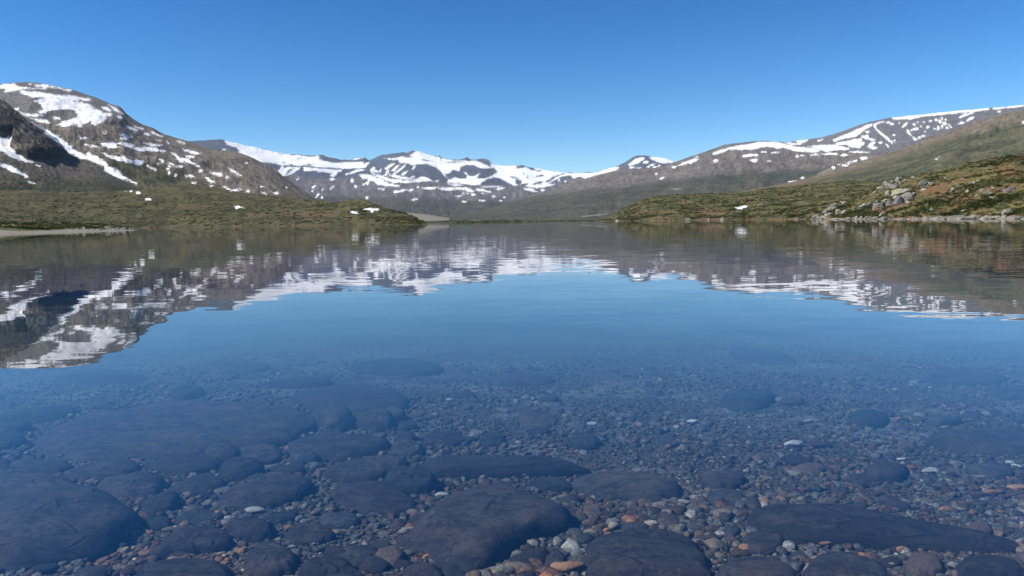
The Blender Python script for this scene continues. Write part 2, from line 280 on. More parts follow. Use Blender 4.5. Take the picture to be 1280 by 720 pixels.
SNOW_B = [
 (1, 'T7', e(750,533,18,8), [(380,600),(430,580),(520,560),(575,560),(560,575),(440,595),(400,608)], e(613,553,8,8), e(640,552,8,8)),
 (1, 'U1', [(885,255),(960,225),(1080,190),(1180,168),(1280,165),(1280,215),(1150,215),(1050,215),(960,250),(900,268)], [(1185,280),(1225,262),(1280,265),(1280,282),(1190,288)], e(915,328,20,12),
  [(540,380),(600,345),(700,310),(745,312),(690,345),(665,360),(640,350)], e(500,390,22,10), e(725,290,14,7), [(355,512),(400,490),(395,502),(365,516)], e(320,460,14,5)),
 (1, 'U2', [(0,305),(100,285),(220,265),(320,258),(420,262),(520,290),(620,310),(750,320),(840,350),(780,362),(680,355),(580,350),(540,335),(470,315),(400,325),(310,305),(230,320),(160,335),(60,335),(0,335)], [(65,395),(120,382),(225,382),(220,398),(80,405)],
  [(250,350),(300,355),(295,368),(255,365)], [(345,362),(430,362),(420,372),(350,372)], [(145,448),(180,430),(215,435),(205,455),(180,460)], e(333,453,25,7), [(600,250),(720,238),(690,258),(610,265)], [(540,282),(680,262),(650,280),(560,290)],
  [(485,268),(550,262),(545,275),(500,278)], [(810,245),(865,230),(860,242),(820,255)], [(720,300),(900,290),(1000,290),(1130,330),(1100,338),(980,345),(930,350),(900,360),(850,340),(780,320)],
  [(970,240),(1060,200),(1170,165),(1280,112),(1280,140),(1200,205),(1140,210),(1040,232),(985,255)], [(1000,275),(1100,255),(1180,235),(1255,225),(1250,250),(1230,310),(1180,305),(1090,285),(1020,290)], [(740,385),(830,380),(820,392),(750,392)],
  [(860,378),(940,370),(1020,375),(1000,388),(880,385)], e(615,403,20,6), e(662,396,16,5), [(1035,388),(1110,385),(1115,398),(1045,400)], [(1120,352),(1280,355),(1280,368),(1140,360)], [(1110,462),(1180,442),(1240,438),(1220,452),(1120,470)],
  e(1265,422,20,14), e(1095,492,28,8), e(1030,487,12,10), [(955,510),(975,505),(992,530),(975,535)], [(520,660),(595,648),(590,658),(530,672)], e(665,618,20,8)),
 (1, 'U3', [(65,385),(160,340),(240,300),(330,260),(400,240),(395,258),(320,300),(270,340),(220,365),(150,380),(80,395)], [(40,430),(130,415),(230,400),(290,385),(300,400),(260,425),(325,425),(310,450),(270,475),(200,470),(130,440),(60,445)],
  [(0,450),(90,460),(170,485),(150,498),(40,490),(0,480)], [(295,365),(350,345),(380,380),(430,395),(425,410),(350,395),(310,380)], [(350,465),(400,420),(430,425),(400,460),(450,475),(420,500),(380,480)],
  [(415,240),(520,208),(515,218),(440,245),(440,285),(500,330),(560,380),(620,430),(600,435),(520,375),(460,320),(425,280)], [(600,180),(700,165),(900,140),(1100,120),(1280,105),(1280,128),(1150,140),(1000,158),(900,165),(810,190),(790,200),(760,190),(620,195)],
  [(690,280),(730,235),(760,215),(750,240),(710,280)], [(530,435),(545,438),(575,470),(560,472)], [(315,305),(380,315),(350,328)], e(485,425,20,10), e(628,408,12,8), [(745,295),(765,300),(780,340),(820,375),(860,398),(820,405),(800,370),(755,330)],
  e(820,243,15,10), e(825,292,18,10), e(850,287,12,10), e(795,300,8,8), e(890,260,10,8), e(958,272,15,15), e(932,315,10,10), e(915,360,20,12), e(875,378,15,12), e(985,210,18,8), e(1040,195,15,12), e(600,240,20,8), e(620,352,12,6), e(560,225,20,8), e(670,230,8,6), e(860,225,8,6), e(920,220,8,6),
  [(1062,215),(1078,190),(1090,212),(1080,235)], [(1092,175),(1110,182),(1104,205)], [(1105,225),(1135,215),(1148,245),(1120,250)], [(1090,255),(1112,262),(1104,280)], [(1130,262),(1160,268),(1165,284),(1132,286)], e(1135,195,7,10), [(1040,300),(1055,260),(1075,270),(1065,310)], [(1165,240),(1200,270),(1185,275)], e(1030,290,15,8), [(165,515),(250,512),(375,522),(365,530),(200,525)],
  e(30,538,30,9), e(120,552,40,8), [(150,622),(220,602),(280,598),(260,612),(160,632)], e(325,580,35,12), e(130,653,25,8), e(15,682,15,12)),
 (1, 'U4', [(630,215),(680,180),(770,160),(770,172),(700,195),(645,225)], [(700,245),(740,215),(780,208),(770,225),(710,250)], [(610,285),(650,250),(695,265),(680,275),(640,282)],
  [(560,145),(800,125),(935,120),(925,136),(850,143),(780,156),(640,165),(560,165)], [(960,122),(1120,103),(1280,86),(1500,70),(1500,90),(1280,101),(1150,116),(980,133)], e(1033,157,12,6)),
]
SNOW_C = [(1, 'U4', [(385,635),(430,600),(442,602),(410,630)], e(1272,265,15,9))]
SNOW_D = [(1, 'Z4', [(315,375),(345,365),(358,368),(340,378)])]

# ------------------------------------------------------------------ terrain
MESH = {}
def ipl(pts, u, smooth=False):
    a = np.array(pts, float); return np.interp(u, a[:, 0], a[:, 1])
def terrain(name, sil, Df, Dc, zf, mat, umin, umax, p=1.3, amp=20, wl=300, oct=6, ridged=0.5, gully=0.0, seed=1, crest_n=0.35, du=0.95, dv=0.9,
            snow=None, vegline=None, vegw=10, alpline=None, alpw=6, bare=None, cliff_shade=None, heathf=None, knob=None, aniso=1.0, nback=10, minrows=12, shore=0.12):
    u = np.arange(umin, umax+du, du)
    v = ipl(sil, u)
    d = ray(u, v); az = np.arctan2(d[:, 0], d[:, 1]); te = d[:, 2]/np.hypot(d[:, 0], d[:, 1])
    df = ipl(Df, u); dc = ipl(Dc, u); zfo = ipl(zf, u)
    px_c = dc/F
    kk = np.exp(-0.5*(np.arange(-40, 41)*du/11.0)**2); kk /= kk.sum()
    te_full = te; te = np.convolve(np.pad(te, 40, mode='edge'), kk, 'valid')
    zc = HC + dc*te
    rows = max(minrows, int((np.max(F*(te-(zfo-HC)/df)))/dv))
    sfine = np.linspace(0, 1, 300); Pf = (0.25*sfine + 0.75*sfine**p)
    SS = np.zeros((len(u), rows))
    tt = np.linspace(0, 1, rows)
    for i in range(len(u)):
        dd = df[i]+(dc[i]-df[i])*sfine; zz = zfo[i]+(zc[i]-zfo[i])*Pf
        tv = np.maximum.accumulate((zz-HC)/dd) + sfine*1e-7
        SS[i] = np.interp(tv[0]+(tv[-1]-tv[0])*tt, tv, sfine)
    P = 0.25*SS + 0.75*SS**p
    D = df[:, None]+(dc-df)[:, None]*SS
    Z = zfo[:, None]+(zc-zfo)[:, None]*P
    crn = (dc*(te_full-te) + crest_n*1.5/F*dc*fbm(u/9.0, u*0+seed*3.3, 4))[:, None]
    Z = Z + crn*sst(0.9, 1.0, SS)
    zc = zc + crn[:, 0]
    # back slope
    b = np.linspace(0, 1, nback+1)[1:]
    Db = dc[:, None] + ((dc-df)*0.5)[:, None]*b
    Zb = zc[:, None] - (zc-zfo+2)[:, None]*(b**1.3)
    S_all = np.concatenate([SS, 1+b[None, :].repeat(len(u), 0)], 1)
    D = np.concatenate([D, Db], 1); Z = np.concatenate([Z, Zb], 1)
    X = D*np.sin(az)[:, None]; Y = D*np.cos(az)[:, None]
    env = sst(0, shore, S_all)*(1-(1-crest_n*0.35)*sst(0.62, 1.0, S_all))
    n = (1-ridged)*fbm(X/wl, Y/wl*aniso, oct, 0.5, False, seed)*1.6 + ridged*fbm(X/wl+9, Y/wl*aniso, oct, 0.52, True, seed+3)
    rel = np.clip((zc-zfo)/max(1.0, float(np.percentile(zc-zfo, 80))), 0.1, 1.0)[:, None]
    Z2 = Z + amp*n*env*rel
    if gully:
        w = wl*0.35
        A = az[:, None]*np.median(dc)
        Z2 += gully*env*rel*fbm(A/w + 0.5*fbm(X/wl, Y/wl, 3), D/(w*6), 4, 0.55, True, seed+9)
    Pn = np.stack([X, Y, Z2], -1)
    if knob:
        U, V = project(Pn.reshape(-1, 3))
        for (t, poly, h, w0, w1) in knob:
            k = sst(w0, w1, sdist(tp(t, poly), U, V)).reshape(Z2.shape)
            rn = fbm(X/(wl*0.12), Y/(wl*0.12), 5, 0.6, True, seed+5)
            Pn[..., 2] += h*k*(1.0+0.5*rn)*(S_all <= 1.001)
    nu, nr = Z2.shape
    Vv = Pn.reshape(-1, 3)
    i = np.arange(nu-1)[:, None]*nr + np.arange(nr-1)[None, :]
    Fc = np.stack([i, i+nr, i+nr+1, i+1], -1).reshape(-1, 4)
    U, V = project(Vv)
    front = (S_all.ravel() <= 1.04)
    at = {}
    at['snow'] = mask(snow, U, V) if snow else np.full(len(U), -6.0)
    at['snow'][~front] = -6 if name != 'far_mountains' else 3
    if vegline is not None: at['veg'] = np.clip(0.5+(V-ipl(vegline, U))/(2*vegw), 0, 1)
    else: at['veg'] = np.ones(len(U))
    at['alp'] = np.clip(0.5-(V-ipl(alpline, U))/(2*alpw), 0, 1) if alpline is not None else np.zeros(len(U))
    if cliff_shade: at['alp'] = np.clip(mask(cliff_shade, U, V)/4+0.5, 0, 1)  # painted shade areas replace the alpine rock zone here
    at['bare'] = np.clip(mask(bare, U, V)/3+0.5, 0, 1) if bare else np.zeros(len(U))
    at['heath'] = heathf(U, V) if heathf else np.zeros(len(U))
    at['flow'] = np.stack([(az[:, None]*np.median(F)*0.035+0*S_all).ravel(), (S_all*rows*0.16).ravel(), np.full(S_all.size, seed*7.7)], 1)
    o = mesh_obj(name, Vv, Fc, mat, True, at)
    tag(o, kind='structure')
    MESH[name] = dict(V=Vv, U=U, W=V, front=front, D=D.ravel(), at=at)
    return o

def H(u): return 285.5-0.0145*u
# far glacier range
SIL_A = [(150,186),(240,176.5),(262,175.3),(275,174.6),(280,175),(300,179.5),(320,184),(345,190),(355,192.5),(375,194),(390,195),(398,193.6),(403,194),(408,195.6),(412,197),(418,197.4),(427,200),(430,199.3),(435,200),(447,198),(455,197),(461,200.5),(466,199),(472,196),(478,194),(490,192.5),(496,191.6),(503,190.8),(508,191.8),(513,189),(517,188.3),(524,189.5),(532,192),(540,195),(548,195.8),(549.5,194),(551,196.6),(560,199),(570,199.8),(580,198.5),(582,196.9),(585,197),(587,199.4),(592,199.6),(603,198),(607,198.6),(609,198.2),(612,201),(620,206),(632,207),(640,207),(645,206.5),(652,205.6),(660,208),(670,210),(680,212),(700,214.5),(712,215.3),(720,216.5),(725,216),(735,214.8),(742,216),(755,213),(770,209),(780,204),(788,198.5),(796,195.5),(804,194.7),(812,195.8),(830,198),(843,202.5),(860,210),(900,222),(1000,240)]
terrain('far_mountains', SIL_A, [(150,3200),(500,3400),(800,4500),(1000,4500)], [(150,7500),(300,8500),(520,9500),(700,9000),(800,7500),(1000,7000)], [(0,0),(1300,0)],
    mountain_mat('far_mountain_rock', 7.5, (0.135,0.12,0.118), (0.10,0.085,0.08), (0.048,0.050,0.040), (0.075,0.070,0.055), alp=(0.062,0.072,0.098), bump=1.0),
    170, 960, p=1.5, amp=110, wl=1500, oct=8, ridged=0.7, gully=18, seed=2, crest_n=0.9, snow=SNOW_A,
    vegline=[(240,262),(380,243),(480,246),(520,249),(640,250),(760,240)], vegw=8, alpline=[(240,200),(330,215),(400,222),(460,222),(500,221),(560,228),(650,232),(700,226),(780,212),(850,205)], alpw=5)
# right hand snow ridge
SIL_B = [(500,279),(564,271),(595,264.5),(620,259),(657,245.5),(671,241),(685,238.5),(707,232),(727,225.5),(750,218),(772,212.5),(790,211),(820,209.5),(836,206),(843,203),(857,198),(870,193.5),(890,186.5),(905,181),(920,179),(940,177),(958,176.3),(980,178),(1000,176),(1020,173.5),(1030,171.5),(1050,165.5),(1060,162),(1075,156.5),(1095,151),(1110,147.8),(1140,145),(1170,141.6),(1200,138.6),(1240,135),(1280,131.3),(1450,118),(1700,125),(2100,150)]
terrain('snowy_ridge', SIL_B, [(500,1500),(700,1500),(1000,1700),(1450,2000)], [(500,1700),(564,2200),(660,3300),(772,4300),(930,4800),(1100,5200),(1450,5500)], [(0,-1),(1500,-1)],
    mountain_mat('brown_heath_slope', 4.8, (0.150,0.130,0.112), (0.098,0.083,0.072), (0.048,0.051,0.037), (0.080,0.076,0.054), alp=(0.12,0.118,0.125), bump=0.8),
    505, 2050, p=1.25, amp=85, wl=1100, oct=8, ridged=0.5, gully=22, seed=5, crest_n=0.4, snow=SNOW_B,
    vegline=[(560,258),(660,246),(700,241),(760,235),(830,227),(885,219),(940,214),(1000,212),(1040,212),(1100,216)], vegw=8,
    alpline=[(700,190),(1040,178),(1070,190),(1100,195),(1200,200),(1280,190)], alpw=5,
    bare=[(1,'U2',[(810,575),(950,515),(985,535),(900,570),(825,598)]),(1,'U1',e(520,607,70,5)),(1,'U7',e(780,105,40,8)),(1,'T8',[(470,645),(580,635),(700,622),(790,615),(780,625),(650,640),(560,650)])])
# right green mountain
SIL_C = [(820,262),(880,247),(930,239),(965,232),(987,228),(1010,223),(1030,216),(1062,207.5),(1085,200),(1105,192),(1126,187),(1145,180),(1160,172),(1185,165),(1212,155.6),(1230,149),(1255,142),(1275,138),(1300,133),(1450,110),(1700,105),(2100,130)]
def heath_c(U, V): return 0.12*np.ones(len(U)) + 0.5*sst(14, 2, V-ipl(SIL_C, U))
terrain('green_slope', SIL_C, [(820,700),(1450,700)], [(820,1300),(930,1700),(1060,2100),(1280,2500),(1450,2600)], [(0,-1),(1500,-1)],
    mountain_mat('green_mountain_slope', 2.4, (0.165,0.135,0.095), (0.11,0.09,0.064), (0.050,0.056,0.030), (0.105,0.098,0.052), heath=(0.135,0.10,0.06), bump=0.9, flow=0.8),
    830, 2050, p=1.15, amp=30, wl=520, oct=8, ridged=0.4, gully=16, seed=8, crest_n=0.35, snow=SNOW_C,
    vegline=[(930,240),(1060,214),(1120,196),(1200,168),(1280,152)], vegw=10, heathf=heath_c,
    knob=[('U4', [(860,390),(870,330),(940,310),(1000,320),(1010,370),(940,400)], 5, -3, 2)])
# left mountain
SIL_G = [(-900,215),(-600,170),(-400,138),(-160,124),(-60,110),(0,105.8),(15,103.2),(25,102.6),(40,103),(60,105.3),(75,109),(90,112),(100,115.5),(120,122),(130,126.5),(142,132),(150,134.5),(155,140),(158,144),(166,149.5),(178,156.5),(192,161),(206,169),(216,171.5),(228,175),(240,179),(256,184.5),(268,186),(284,188),(300,192),(316,197.5),(330,204),(345,212),(352,219),(362,226),(372,233),(382,240),(390,247),(400,262),(430,275)]
def heath_g(U, V): return 0.25*np.ones(len(U))
terrain('left_mountain', SIL_G, [(-900,1350),(-160,1350),(440,1100)], [(-900,2600),(-160,3000),(100,2900),(240,2500),(340,2000),(400,1600),(440,1450)], [(-200,20),(100,10),(300,4),(440,-3)],
    mountain_mat('left_mountain_rock', 2.3, (0.160,0.134,0.108), (0.090,0.075,0.061), (0.042,0.042,0.018), (0.080,0.074,0.033), heath=(0.095,0.072,0.045), alp=(0.125,0.118,0.115), bump=1.1, snoise=0.95),
    -850, 432, p=1.2, amp=60, wl=420, oct=8, ridged=0.65, gully=14, seed=12, crest_n=0.5, snow=SNOW_G+GULLY,
    vegline=[(-150,200),(100,200),(140,196),(200,206),(240,222),(300,240),(400,252)], vegw=20, alpline=[(-150,150),(60,150),(140,150),(180,140),(400,150)], alpw=12, heathf=heath_g,
    knob=[('T2', [(300,270),(310,190),(350,180),(430,200),(470,280),(400,300)], 6, -3, 4),
          ('T4', [(460,230),(700,180),(1000,200),(1280,250),(1280,300),(1100,310),(900,380),(820,420),(700,330),(600,290)], 7, -4, 6)])
# left rocky spur
SIL_F = [(-900,190),(-600,140),(-300,92),(-160,90),(-60,112),(0,127),(8,131),(14,136),(20,139),(25,147),(34,152),(45,160),(55,169),(66,176),(75,183),(84,190),(90,194.5),(105,200),(122,207),(132,213),(145,222),(168,233),(200,242),(230,252)]
KN = [(-400,-300),(60,-150),(180,-40),(230,0),(300,40),(420,90),(500,180),(600,250),(660,320),(640,385),(560,395),(440,392),(330,398),(230,372),(160,330),(100,285),(120,160),(0,165),(-400,120)]
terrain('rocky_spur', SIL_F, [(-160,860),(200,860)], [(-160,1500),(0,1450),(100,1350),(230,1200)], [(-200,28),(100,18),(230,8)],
    mountain_mat('spur_rock', 1.5, (0.135,0.114,0.092), (0.085,0.071,0.056), (0.042,0.043,0.018), (0.09,0.082,0.05), heath=(0.11,0.085,0.055), alp=(0.030,0.028,0.028), bump=1.3),  # alp here is the near-black tone of the painted cliff shade
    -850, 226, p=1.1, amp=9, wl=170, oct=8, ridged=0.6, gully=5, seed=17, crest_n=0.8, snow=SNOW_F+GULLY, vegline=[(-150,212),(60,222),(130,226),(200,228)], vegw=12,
    cliff_shade=[(1,'T3',[(-400,-200),(60,-120),(170,-30),(240,10),(180,60),(120,110),(60,120),(0,100),(-400,60)],[(130,300),(200,290),(300,300),(330,250),(400,240),(440,200),(500,190),(560,230),(620,270),(660,320),(640,385),(560,395),(440,392),(330,398),(230,372),(170,345)])],  # shade of the spur's cliff faces, painted into the rock colour
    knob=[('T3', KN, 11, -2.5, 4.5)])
# left low green shore hill
SIL_E = [(-900,255),(-500,240),(-160,230),(0,238),(40,238),(80,241),(120,240),(150,239),(175,237),(190,235),(207,232),(225,231.5),(240,232),(265,235),(290,240),(315,243.5),(350,247.5),(375,249.5),(395,249.3),(410,252),(430,252.5),(437,250),(446,249.3),(455,250),(463,253),(474,257),(484,259.5),(495,263),(505,266),(515,269),(522,273),(528,277.5),(534,281.5)]
FEET_E = [(-160,500),(0,520),(205,600),(330,520),(460,430),(530,410)]
def heath_e(U, V):
    h = 0.02 + 0.25*vnoise(U/40, V/9)
    h = h + 0.8*np.exp(-((U-380)/60)**2-((V-268)/6)**2)+0.5*np.exp(-((U-250)/50)**2-((V-258)/6)**2) + 0.35*np.exp(-((V-283)/3)**2)
    return h
terrain('left_shore_hill', SIL_E, [(a, b*0.97) for a, b in FEET_E], [(-160,900),(150,880),(240,860),(330,760),(440,620),(534,450)], [(-200,-1.2),(600,-1.2)],
    mountain_mat('left_shore_heath', 0.75, (0.15,0.122,0.088), (0.10,0.08,0.058), (0.043,0.042,0.017), (0.085,0.077,0.032), heath=(0.095,0.068,0.038), bump=1.0, stretch=(0.7,0.35,1)),
    -850, 534, p=1.35, amp=7.5, wl=95, oct=8, ridged=0.35, gully=1.2, seed=21, crest_n=0.7, snow=SNOW_E, heathf=heath_e, dv=0.7, minrows=30, shore=0.2,
    vegline=[(-150,220),(60,228),(130,230),(175,222),(210,214),(534,214)], vegw=9,
    )
SIL_Q = [(-900,286),(-500,279),(-160,274),(0,277.5),(40,278.5),(60,278.6),(100,279.6),(125,280.5),(140,282),(152,283.5),(160,284.3),(166,285.6),(171,287.2),(176,289)]
terrain('grassy_shore', SIL_Q, [(-900,120),(-160,160),(0,172),(60,200),(165,262),(176,275)], [(-900,300),(-160,330),(100,330),(150,310),(176,285)], [(-200,-.5),(600,-.5)],
    mountain_mat('grassy_shore_turf', 0.28, (0.16,0.14,0.10), (0.10,0.085,0.06), (0.055,0.062,0.022), (0.12,0.118,0.045), heath=(0.12,0.085,0.045), bump=0.8, stretch=(0.6,0.35,1)),
    -850, 175, p=1.0, amp=0.8, wl=18, oct=6, ridged=0.3, seed=23, crest_n=0.5, heathf=lambda U, V: 0.1+0*U, dv=0.35, minrows=24, shore=0.3,
    bare=[(1,'L',[(-600,350),(0,366),(90,374),(200,377),(400,371),(560,362),(760,360),(880,357),(1060,355),(1075,380),(600,395),(0,430),(-600,460)])])
# right low hill
SIL_D = [(740,279),(756,276),(762,272),(770,266),(782,259),(794,254),(802,250),(812,247),(822,244.8),(835,244.5),(850,243.2),(880,242),(924,240.5),(957,235.5),(990,233),(1021,229.5),(1050,227),(1085,226),(1120,228),(1170,228),(1300,220)]
def heath_d(U, V):
    return 0.16 + 0.25*vnoise(U/30, V/8) + 0.7*np.exp(-((U-885)/30)**2-((V-265)/4)**2) + 0.5*np.exp(-((V-273.5)/1.6)**2)
terrain('right_low_hill', SIL_D, [(740,700),(762,560),(850,470),(1000,375),(1020,360),(1300,330)], [(740,720),(800,760),(900,800),(1300,800)], [(700,-1),(1400,-1)],
    mountain_mat('right_low_heath', 0.65, (0.14,0.115,0.08), (0.10,0.08,0.056), (0.045,0.050,0.017), (0.11,0.095,0.036), heath=(0.12,0.075,0.042), bump=1.0, stretch=(0.6,0.25,1)),
    742, 1290, p=1.25, amp=4.5, wl=60, oct=8, ridged=0.35, gully=0.8, seed=26, crest_n=0.7, snow=SNOW_D, heathf=heath_d, dv=0.6, minrows=30, shore=0.2)
# near right rocky knoll
SIL_K = [(1006,276),(1014,273),(1022,267),(1032,262),(1046,256),(1062,250),(1076,243),(1092,236),(1104,230),(1122,224),(1137,220.5),(1152,217.5),(1175,213),(1197,207),(1212,204),(1231,200),(1255,196.5),(1280,193.5),(1450,178),(1700,180),(2100,195)]
def heath_k(U, V):
    h = 0.2 + 0.35*vnoise(U/22, V/8)
    for cu, cv, su, sv, a in ((1160,235,22,6,.7),(1100,262,26,5,.8),(1262,215,12,7,1.0),(1205,245,16,6,.9),(1240,236,30,4,.5),(1178,250,10,4,.7),(1150,240,40,4,.3)):
        h = h + a*np.exp(-((U-cu)/su)**2-((V-cv)/sv)**2)
    return h + 0.7*np.exp(-((V-271)/1.6)**2)
terrain('rocky_knoll', SIL_K, [(1006,372),(1020,345),(1060,310),(1150,255),(1280,208),(1450,170),(2100,110)], [(1006,376),(1032,380),(1062,385),(1122,390),(1280,380),(1450,350),(2100,280)], [(1000,-1),(1500,-1)],
    mountain_mat('knoll_heath', 0.33, (0.17,0.155,0.13), (0.12,0.105,0.085), (0.048,0.052,0.018), (0.125,0.105,0.040), heath=(0.14,0.08,0.042), bump=1.0, stretch=(0.7,0.4,1)),
    1006, 2050, p=1.15, amp=5.0, wl=38, oct=8, ridged=0.4, gully=0.6, seed=31, crest_n=0.8, heathf=heath_k, dv=0.6, minrows=30, shore=0.15,
    bare=[(1,'U5',[(30,604),(480,590),(900,592),(1290,596),(1290,620),(30,620)]),
          (1,'U6',[(0,610),(330,608),(850,606),(1100,606),(1100,640),(0,640)])])
# far gravel delta and low far shore
SIL_H = [(440,268),(480,266.5),(505,265.5),(530,267.6),(545,270),(562,272.6),(580,274),(620,275.2),(680,274.8),(740,275),(790,274.6),(820,274)]
def heath_h(U, V): return 0*U
terrain('gravel_delta', SIL_H, [(440,800),(520,900),(600,1000),(800,1000)], [(440,1300),(820,1300)], [(0,-0.8),(1300,-0.8)],
    mountain_mat('delta_gravel', 1.1, (0.12,0.11,0.09), (0.09,0.08,0.06), (0.035,0.045,0.02), (0.08,0.085,0.04), bump=0.4),
    445, 815, p=1.0, amp=0.8, wl=60, oct=5, ridged=0.2, seed=35, crest_n=0.4, dv=0.4, minrows=20,
    bare=[(1,'P',[(430,262),(505,262),(530,266),(563,272),(560,275.5),(528,276.5),(500,280),(430,290)],e(600,276,14,0.7))])

# ------------------------------------------------------------------ lake bed, water
def bed_z(x, y):
    d = 0.30 + 0.055*np.clip(y-2.4, -20, 5) + 0.045*np.clip(y-7.4, 0, 25) + 0.12*np.clip(y-32, 0, 70)
    d = d - 0.08*np.clip(2.0-y, 0, 40)
    d = d + 0.03*np.sin(x*0.9+1.3)*np.clip(y/5, 0, 1)
    return -np.clip(d, -3, 11)
def bedn(x, y):
    return bed_z(x, y) + 0.035*fbm(x*0.9, y*0.9, 5, 0.5, False, 3)*np.clip(y, 0, 4)/3 + 0.012*fbm(x*7, y*7, 3, 0.6, False, 4)
def gridobj(name, xs, ys, zf, mat):
    X, Y = np.meshgrid(xs, ys, indexing='ij'); Z = zf(X, Y)
    V = np.stack([X, Y, Z], -1).reshape(-1, 3); n = len(ys)
    i = np.arange(len(xs)-1)[:, None]*n+np.arange(n-1)[None, :]
    return mesh_obj(name, V, np.stack([i, i+n, i+n+1, i+1], -1).reshape(-1, 4), mat)
def bed_mat():
    s = NT('lake_bed_silt_and_grit')
    pos = s.n('NewGeometry').outputs['Position']
    vo = s.n('TexVoronoi', {'Vector': pos, 'Scale': 42.0, 'Randomness': 1.0})
    vo2 = s.n('TexVoronoi', {'Vector': pos, 'Scale': 17.0, 'Randomness': 1.0})
    n = s.noise(pos, 1.3, 6, 0.65).outputs[0]; n2 = s.noise(pos, 90, 3).outputs[0]
    c = s.n('HueSaturation', {'Saturation': 0.3, 'Value': 0.16, 'Color': vo.outputs['Color']}).outputs[0]
    c = s.mix(0.55, c, (0.075, 0.062, 0.05))
    c = s.mix(s.ramp(vo.outputs['Distance'], 0.35, 0.75), c, (0.02, 0.018, 0.016))
    c2 = s.n('HueSaturation', {'Saturation': 0.35, 'Value': 0.22, 'Color': vo2.outputs['Color']}).outputs[0]
    c = s.mix(s.math('MULTIPLY', s.ramp(n, 0.5, 0.6), 0.6), c, c2)
    h = s.math('SUBTRACT', s.math('MULTIPLY', n2, 0.2), vo.outputs['Distance'])
    yy = s.n('SeparateXYZ', {0: pos}).outputs[1]
    silt = s.mix(s.ramp(s.noise(pos, 0.35, 5, 0.6).outputs[0], 0.35, 0.65), (0.055, 0.055, 0.05), (0.09, 0.088, 0.078))
    c = s.mix(s.ramp(s.math('ADD', yy, s.math('MULTIPLY', s.noise(pos, 0.5, 4, 0.6).outputs[0], 5.0)), 9.5, 15.0), c, silt)
    bp = s.n('Bump', {'Strength': 0.9, 'Distance': 0.012, 'Height': h})
    return s.surf(s.n('BsdfPrincipled', {'Base Color': c, 'Roughness': 0.85, 'Specular IOR Level': 0.1, 'Normal': bp.outputs[0]}))
xs = np.unique(np.concatenate([-np.geomspace(14, 9000, 24), np.linspace(-14, 14, 400), np.geomspace(14, 9000, 24)]))
ys = np.unique(np.concatenate([np.linspace(-400, -6, 8), np.linspace(-6, 14, 300), np.geomspace(14, 13000, 50)]))
tag(gridobj('ground', xs, ys, bedn, bed_mat()), kind='structure')

def water_mat():
    s = NT('lake_water')
    pos = s.n('NewGeometry').outputs['Position']
    v1 = s.n('Mapping', {'Vector': pos, 'Scale': (0.9, 2.6, 1)}).outputs[0]
    v2 = s.n('Mapping', {'Vector': pos, 'Scale': (0.25, 0.6, 1), 'Rotation': (0, 0, 0.2)}).outputs[0]
    v3 = s.n('Mapping', {'Vector': pos, 'Scale': (0.02, 0.03, 1)}).outputs[0]
    a = s.noise(v1, 1.0, 2, 0.5).outputs['Color']; b = s.noise(v2, 1.0, 2, 0.5).outputs['Color']
    patch = s.noise(v3, 1.0, 2, 0.5).outputs[0]
    sub = lambda c: s.n('VectorMath', {0: c, 1: (0.5, 0.5, 0.5)}, operation='SUBTRACT').outputs[0]
    k = s.n('MapRange', {0: patch, 1: 0.38, 2: 0.62, 3: 0.4, 4: 1.3}).outputs[0]
    sc = lambda c, f: s.n('VectorMath', {0: c, 1: f}, operation='MULTIPLY').outputs[0]
    v4 = s.n('Mapping', {'Vector': pos, 'Scale': (3.0, 9.0, 1), 'Rotation': (0, 0, -0.1)}).outputs[0]
    fine = s.noise(v4, 1.0, 2, 0.5).outputs['Color']
    b = s.n('VectorMath', {0: b, 1: sc(sub(fine), (0.9, 0.9, 0))}, operation='ADD').outputs[0]
    t = s.n('VectorMath', {0: sc(sub(a), (0.013, 0.031, 0)), 1: sc(sub(b), (0.006, 0.012, 0))}, operation='ADD').outputs[0]
    sca = s.n('VectorMath', {0: t}, operation='SCALE'); s.t.links.new(k, sca.inputs['Scale'])
    nm = s.n('VectorMath', {0: sca.outputs[0], 1: (0, 0, 1)}, operation='ADD').outputs[0]
    nm = s.n('VectorMath', {0: nm}, operation='NORMALIZE').outputs[0]
    # full Fresnel reflectance, the same seen from above and from below
    inc = s.n('NewGeometry').outputs['Incoming']
    c = s.math('MAXIMUM', s.math('ABSOLUTE', s.n('VectorMath', {0: inc, 1: nm}, operation='DOT_PRODUCT').outputs['Value']), 0.0005)
    g = s.math('SQRT', s.math('ADD', s.math('MULTIPLY', c, c), 1.72**2-1))
    a1 = s.math('DIVIDE', s.math('SUBTRACT', g, c), s.math('ADD', g, c))
    b1 = s.math('DIVIDE', s.math('SUBTRACT', s.math('MULTIPLY', c, s.math('ADD', g, c)), 1.0), s.math('ADD', s.math('MULTIPLY', c, s.math('SUBTRACT', g, c)), 1.0))
    fr = s.math('MULTIPLY', s.math('MULTIPLY', s.math('MULTIPLY', a1, a1), 0.5), s.math('ADD', s.math('MULTIPLY', b1, b1), 1.0), clamp=True)
    gl = s.n('BsdfGlossy', {'Color': (1, 1, 1, 1), 'Roughness': 0.0, 'Normal': nm})
    tr = s.n('BsdfTransparent', {'Color': (0.93, 0.96, 0.98, 1)})
    mx = s.n('MixShader', {0: fr, 1: tr.outputs[0], 2: gl.outputs[0]})
    s.surf(mx)
    va = s.n('VolumeAbsorption', {'Color': (0.18, 0.62, 0.86, 1), 'Density': 0.13})
    vs = s.n('VolumeScatter', {'Color': (0.16, 0.48, 1.0, 1), 'Density': 0.004, 'Anisotropy': 0.0})
    ad = s.n('AddShader', {0: va.outputs[0], 1: vs.outputs[0]})
    s.t.links.new(ad.outputs[0], s.out.inputs['Volume'])
    return s.m
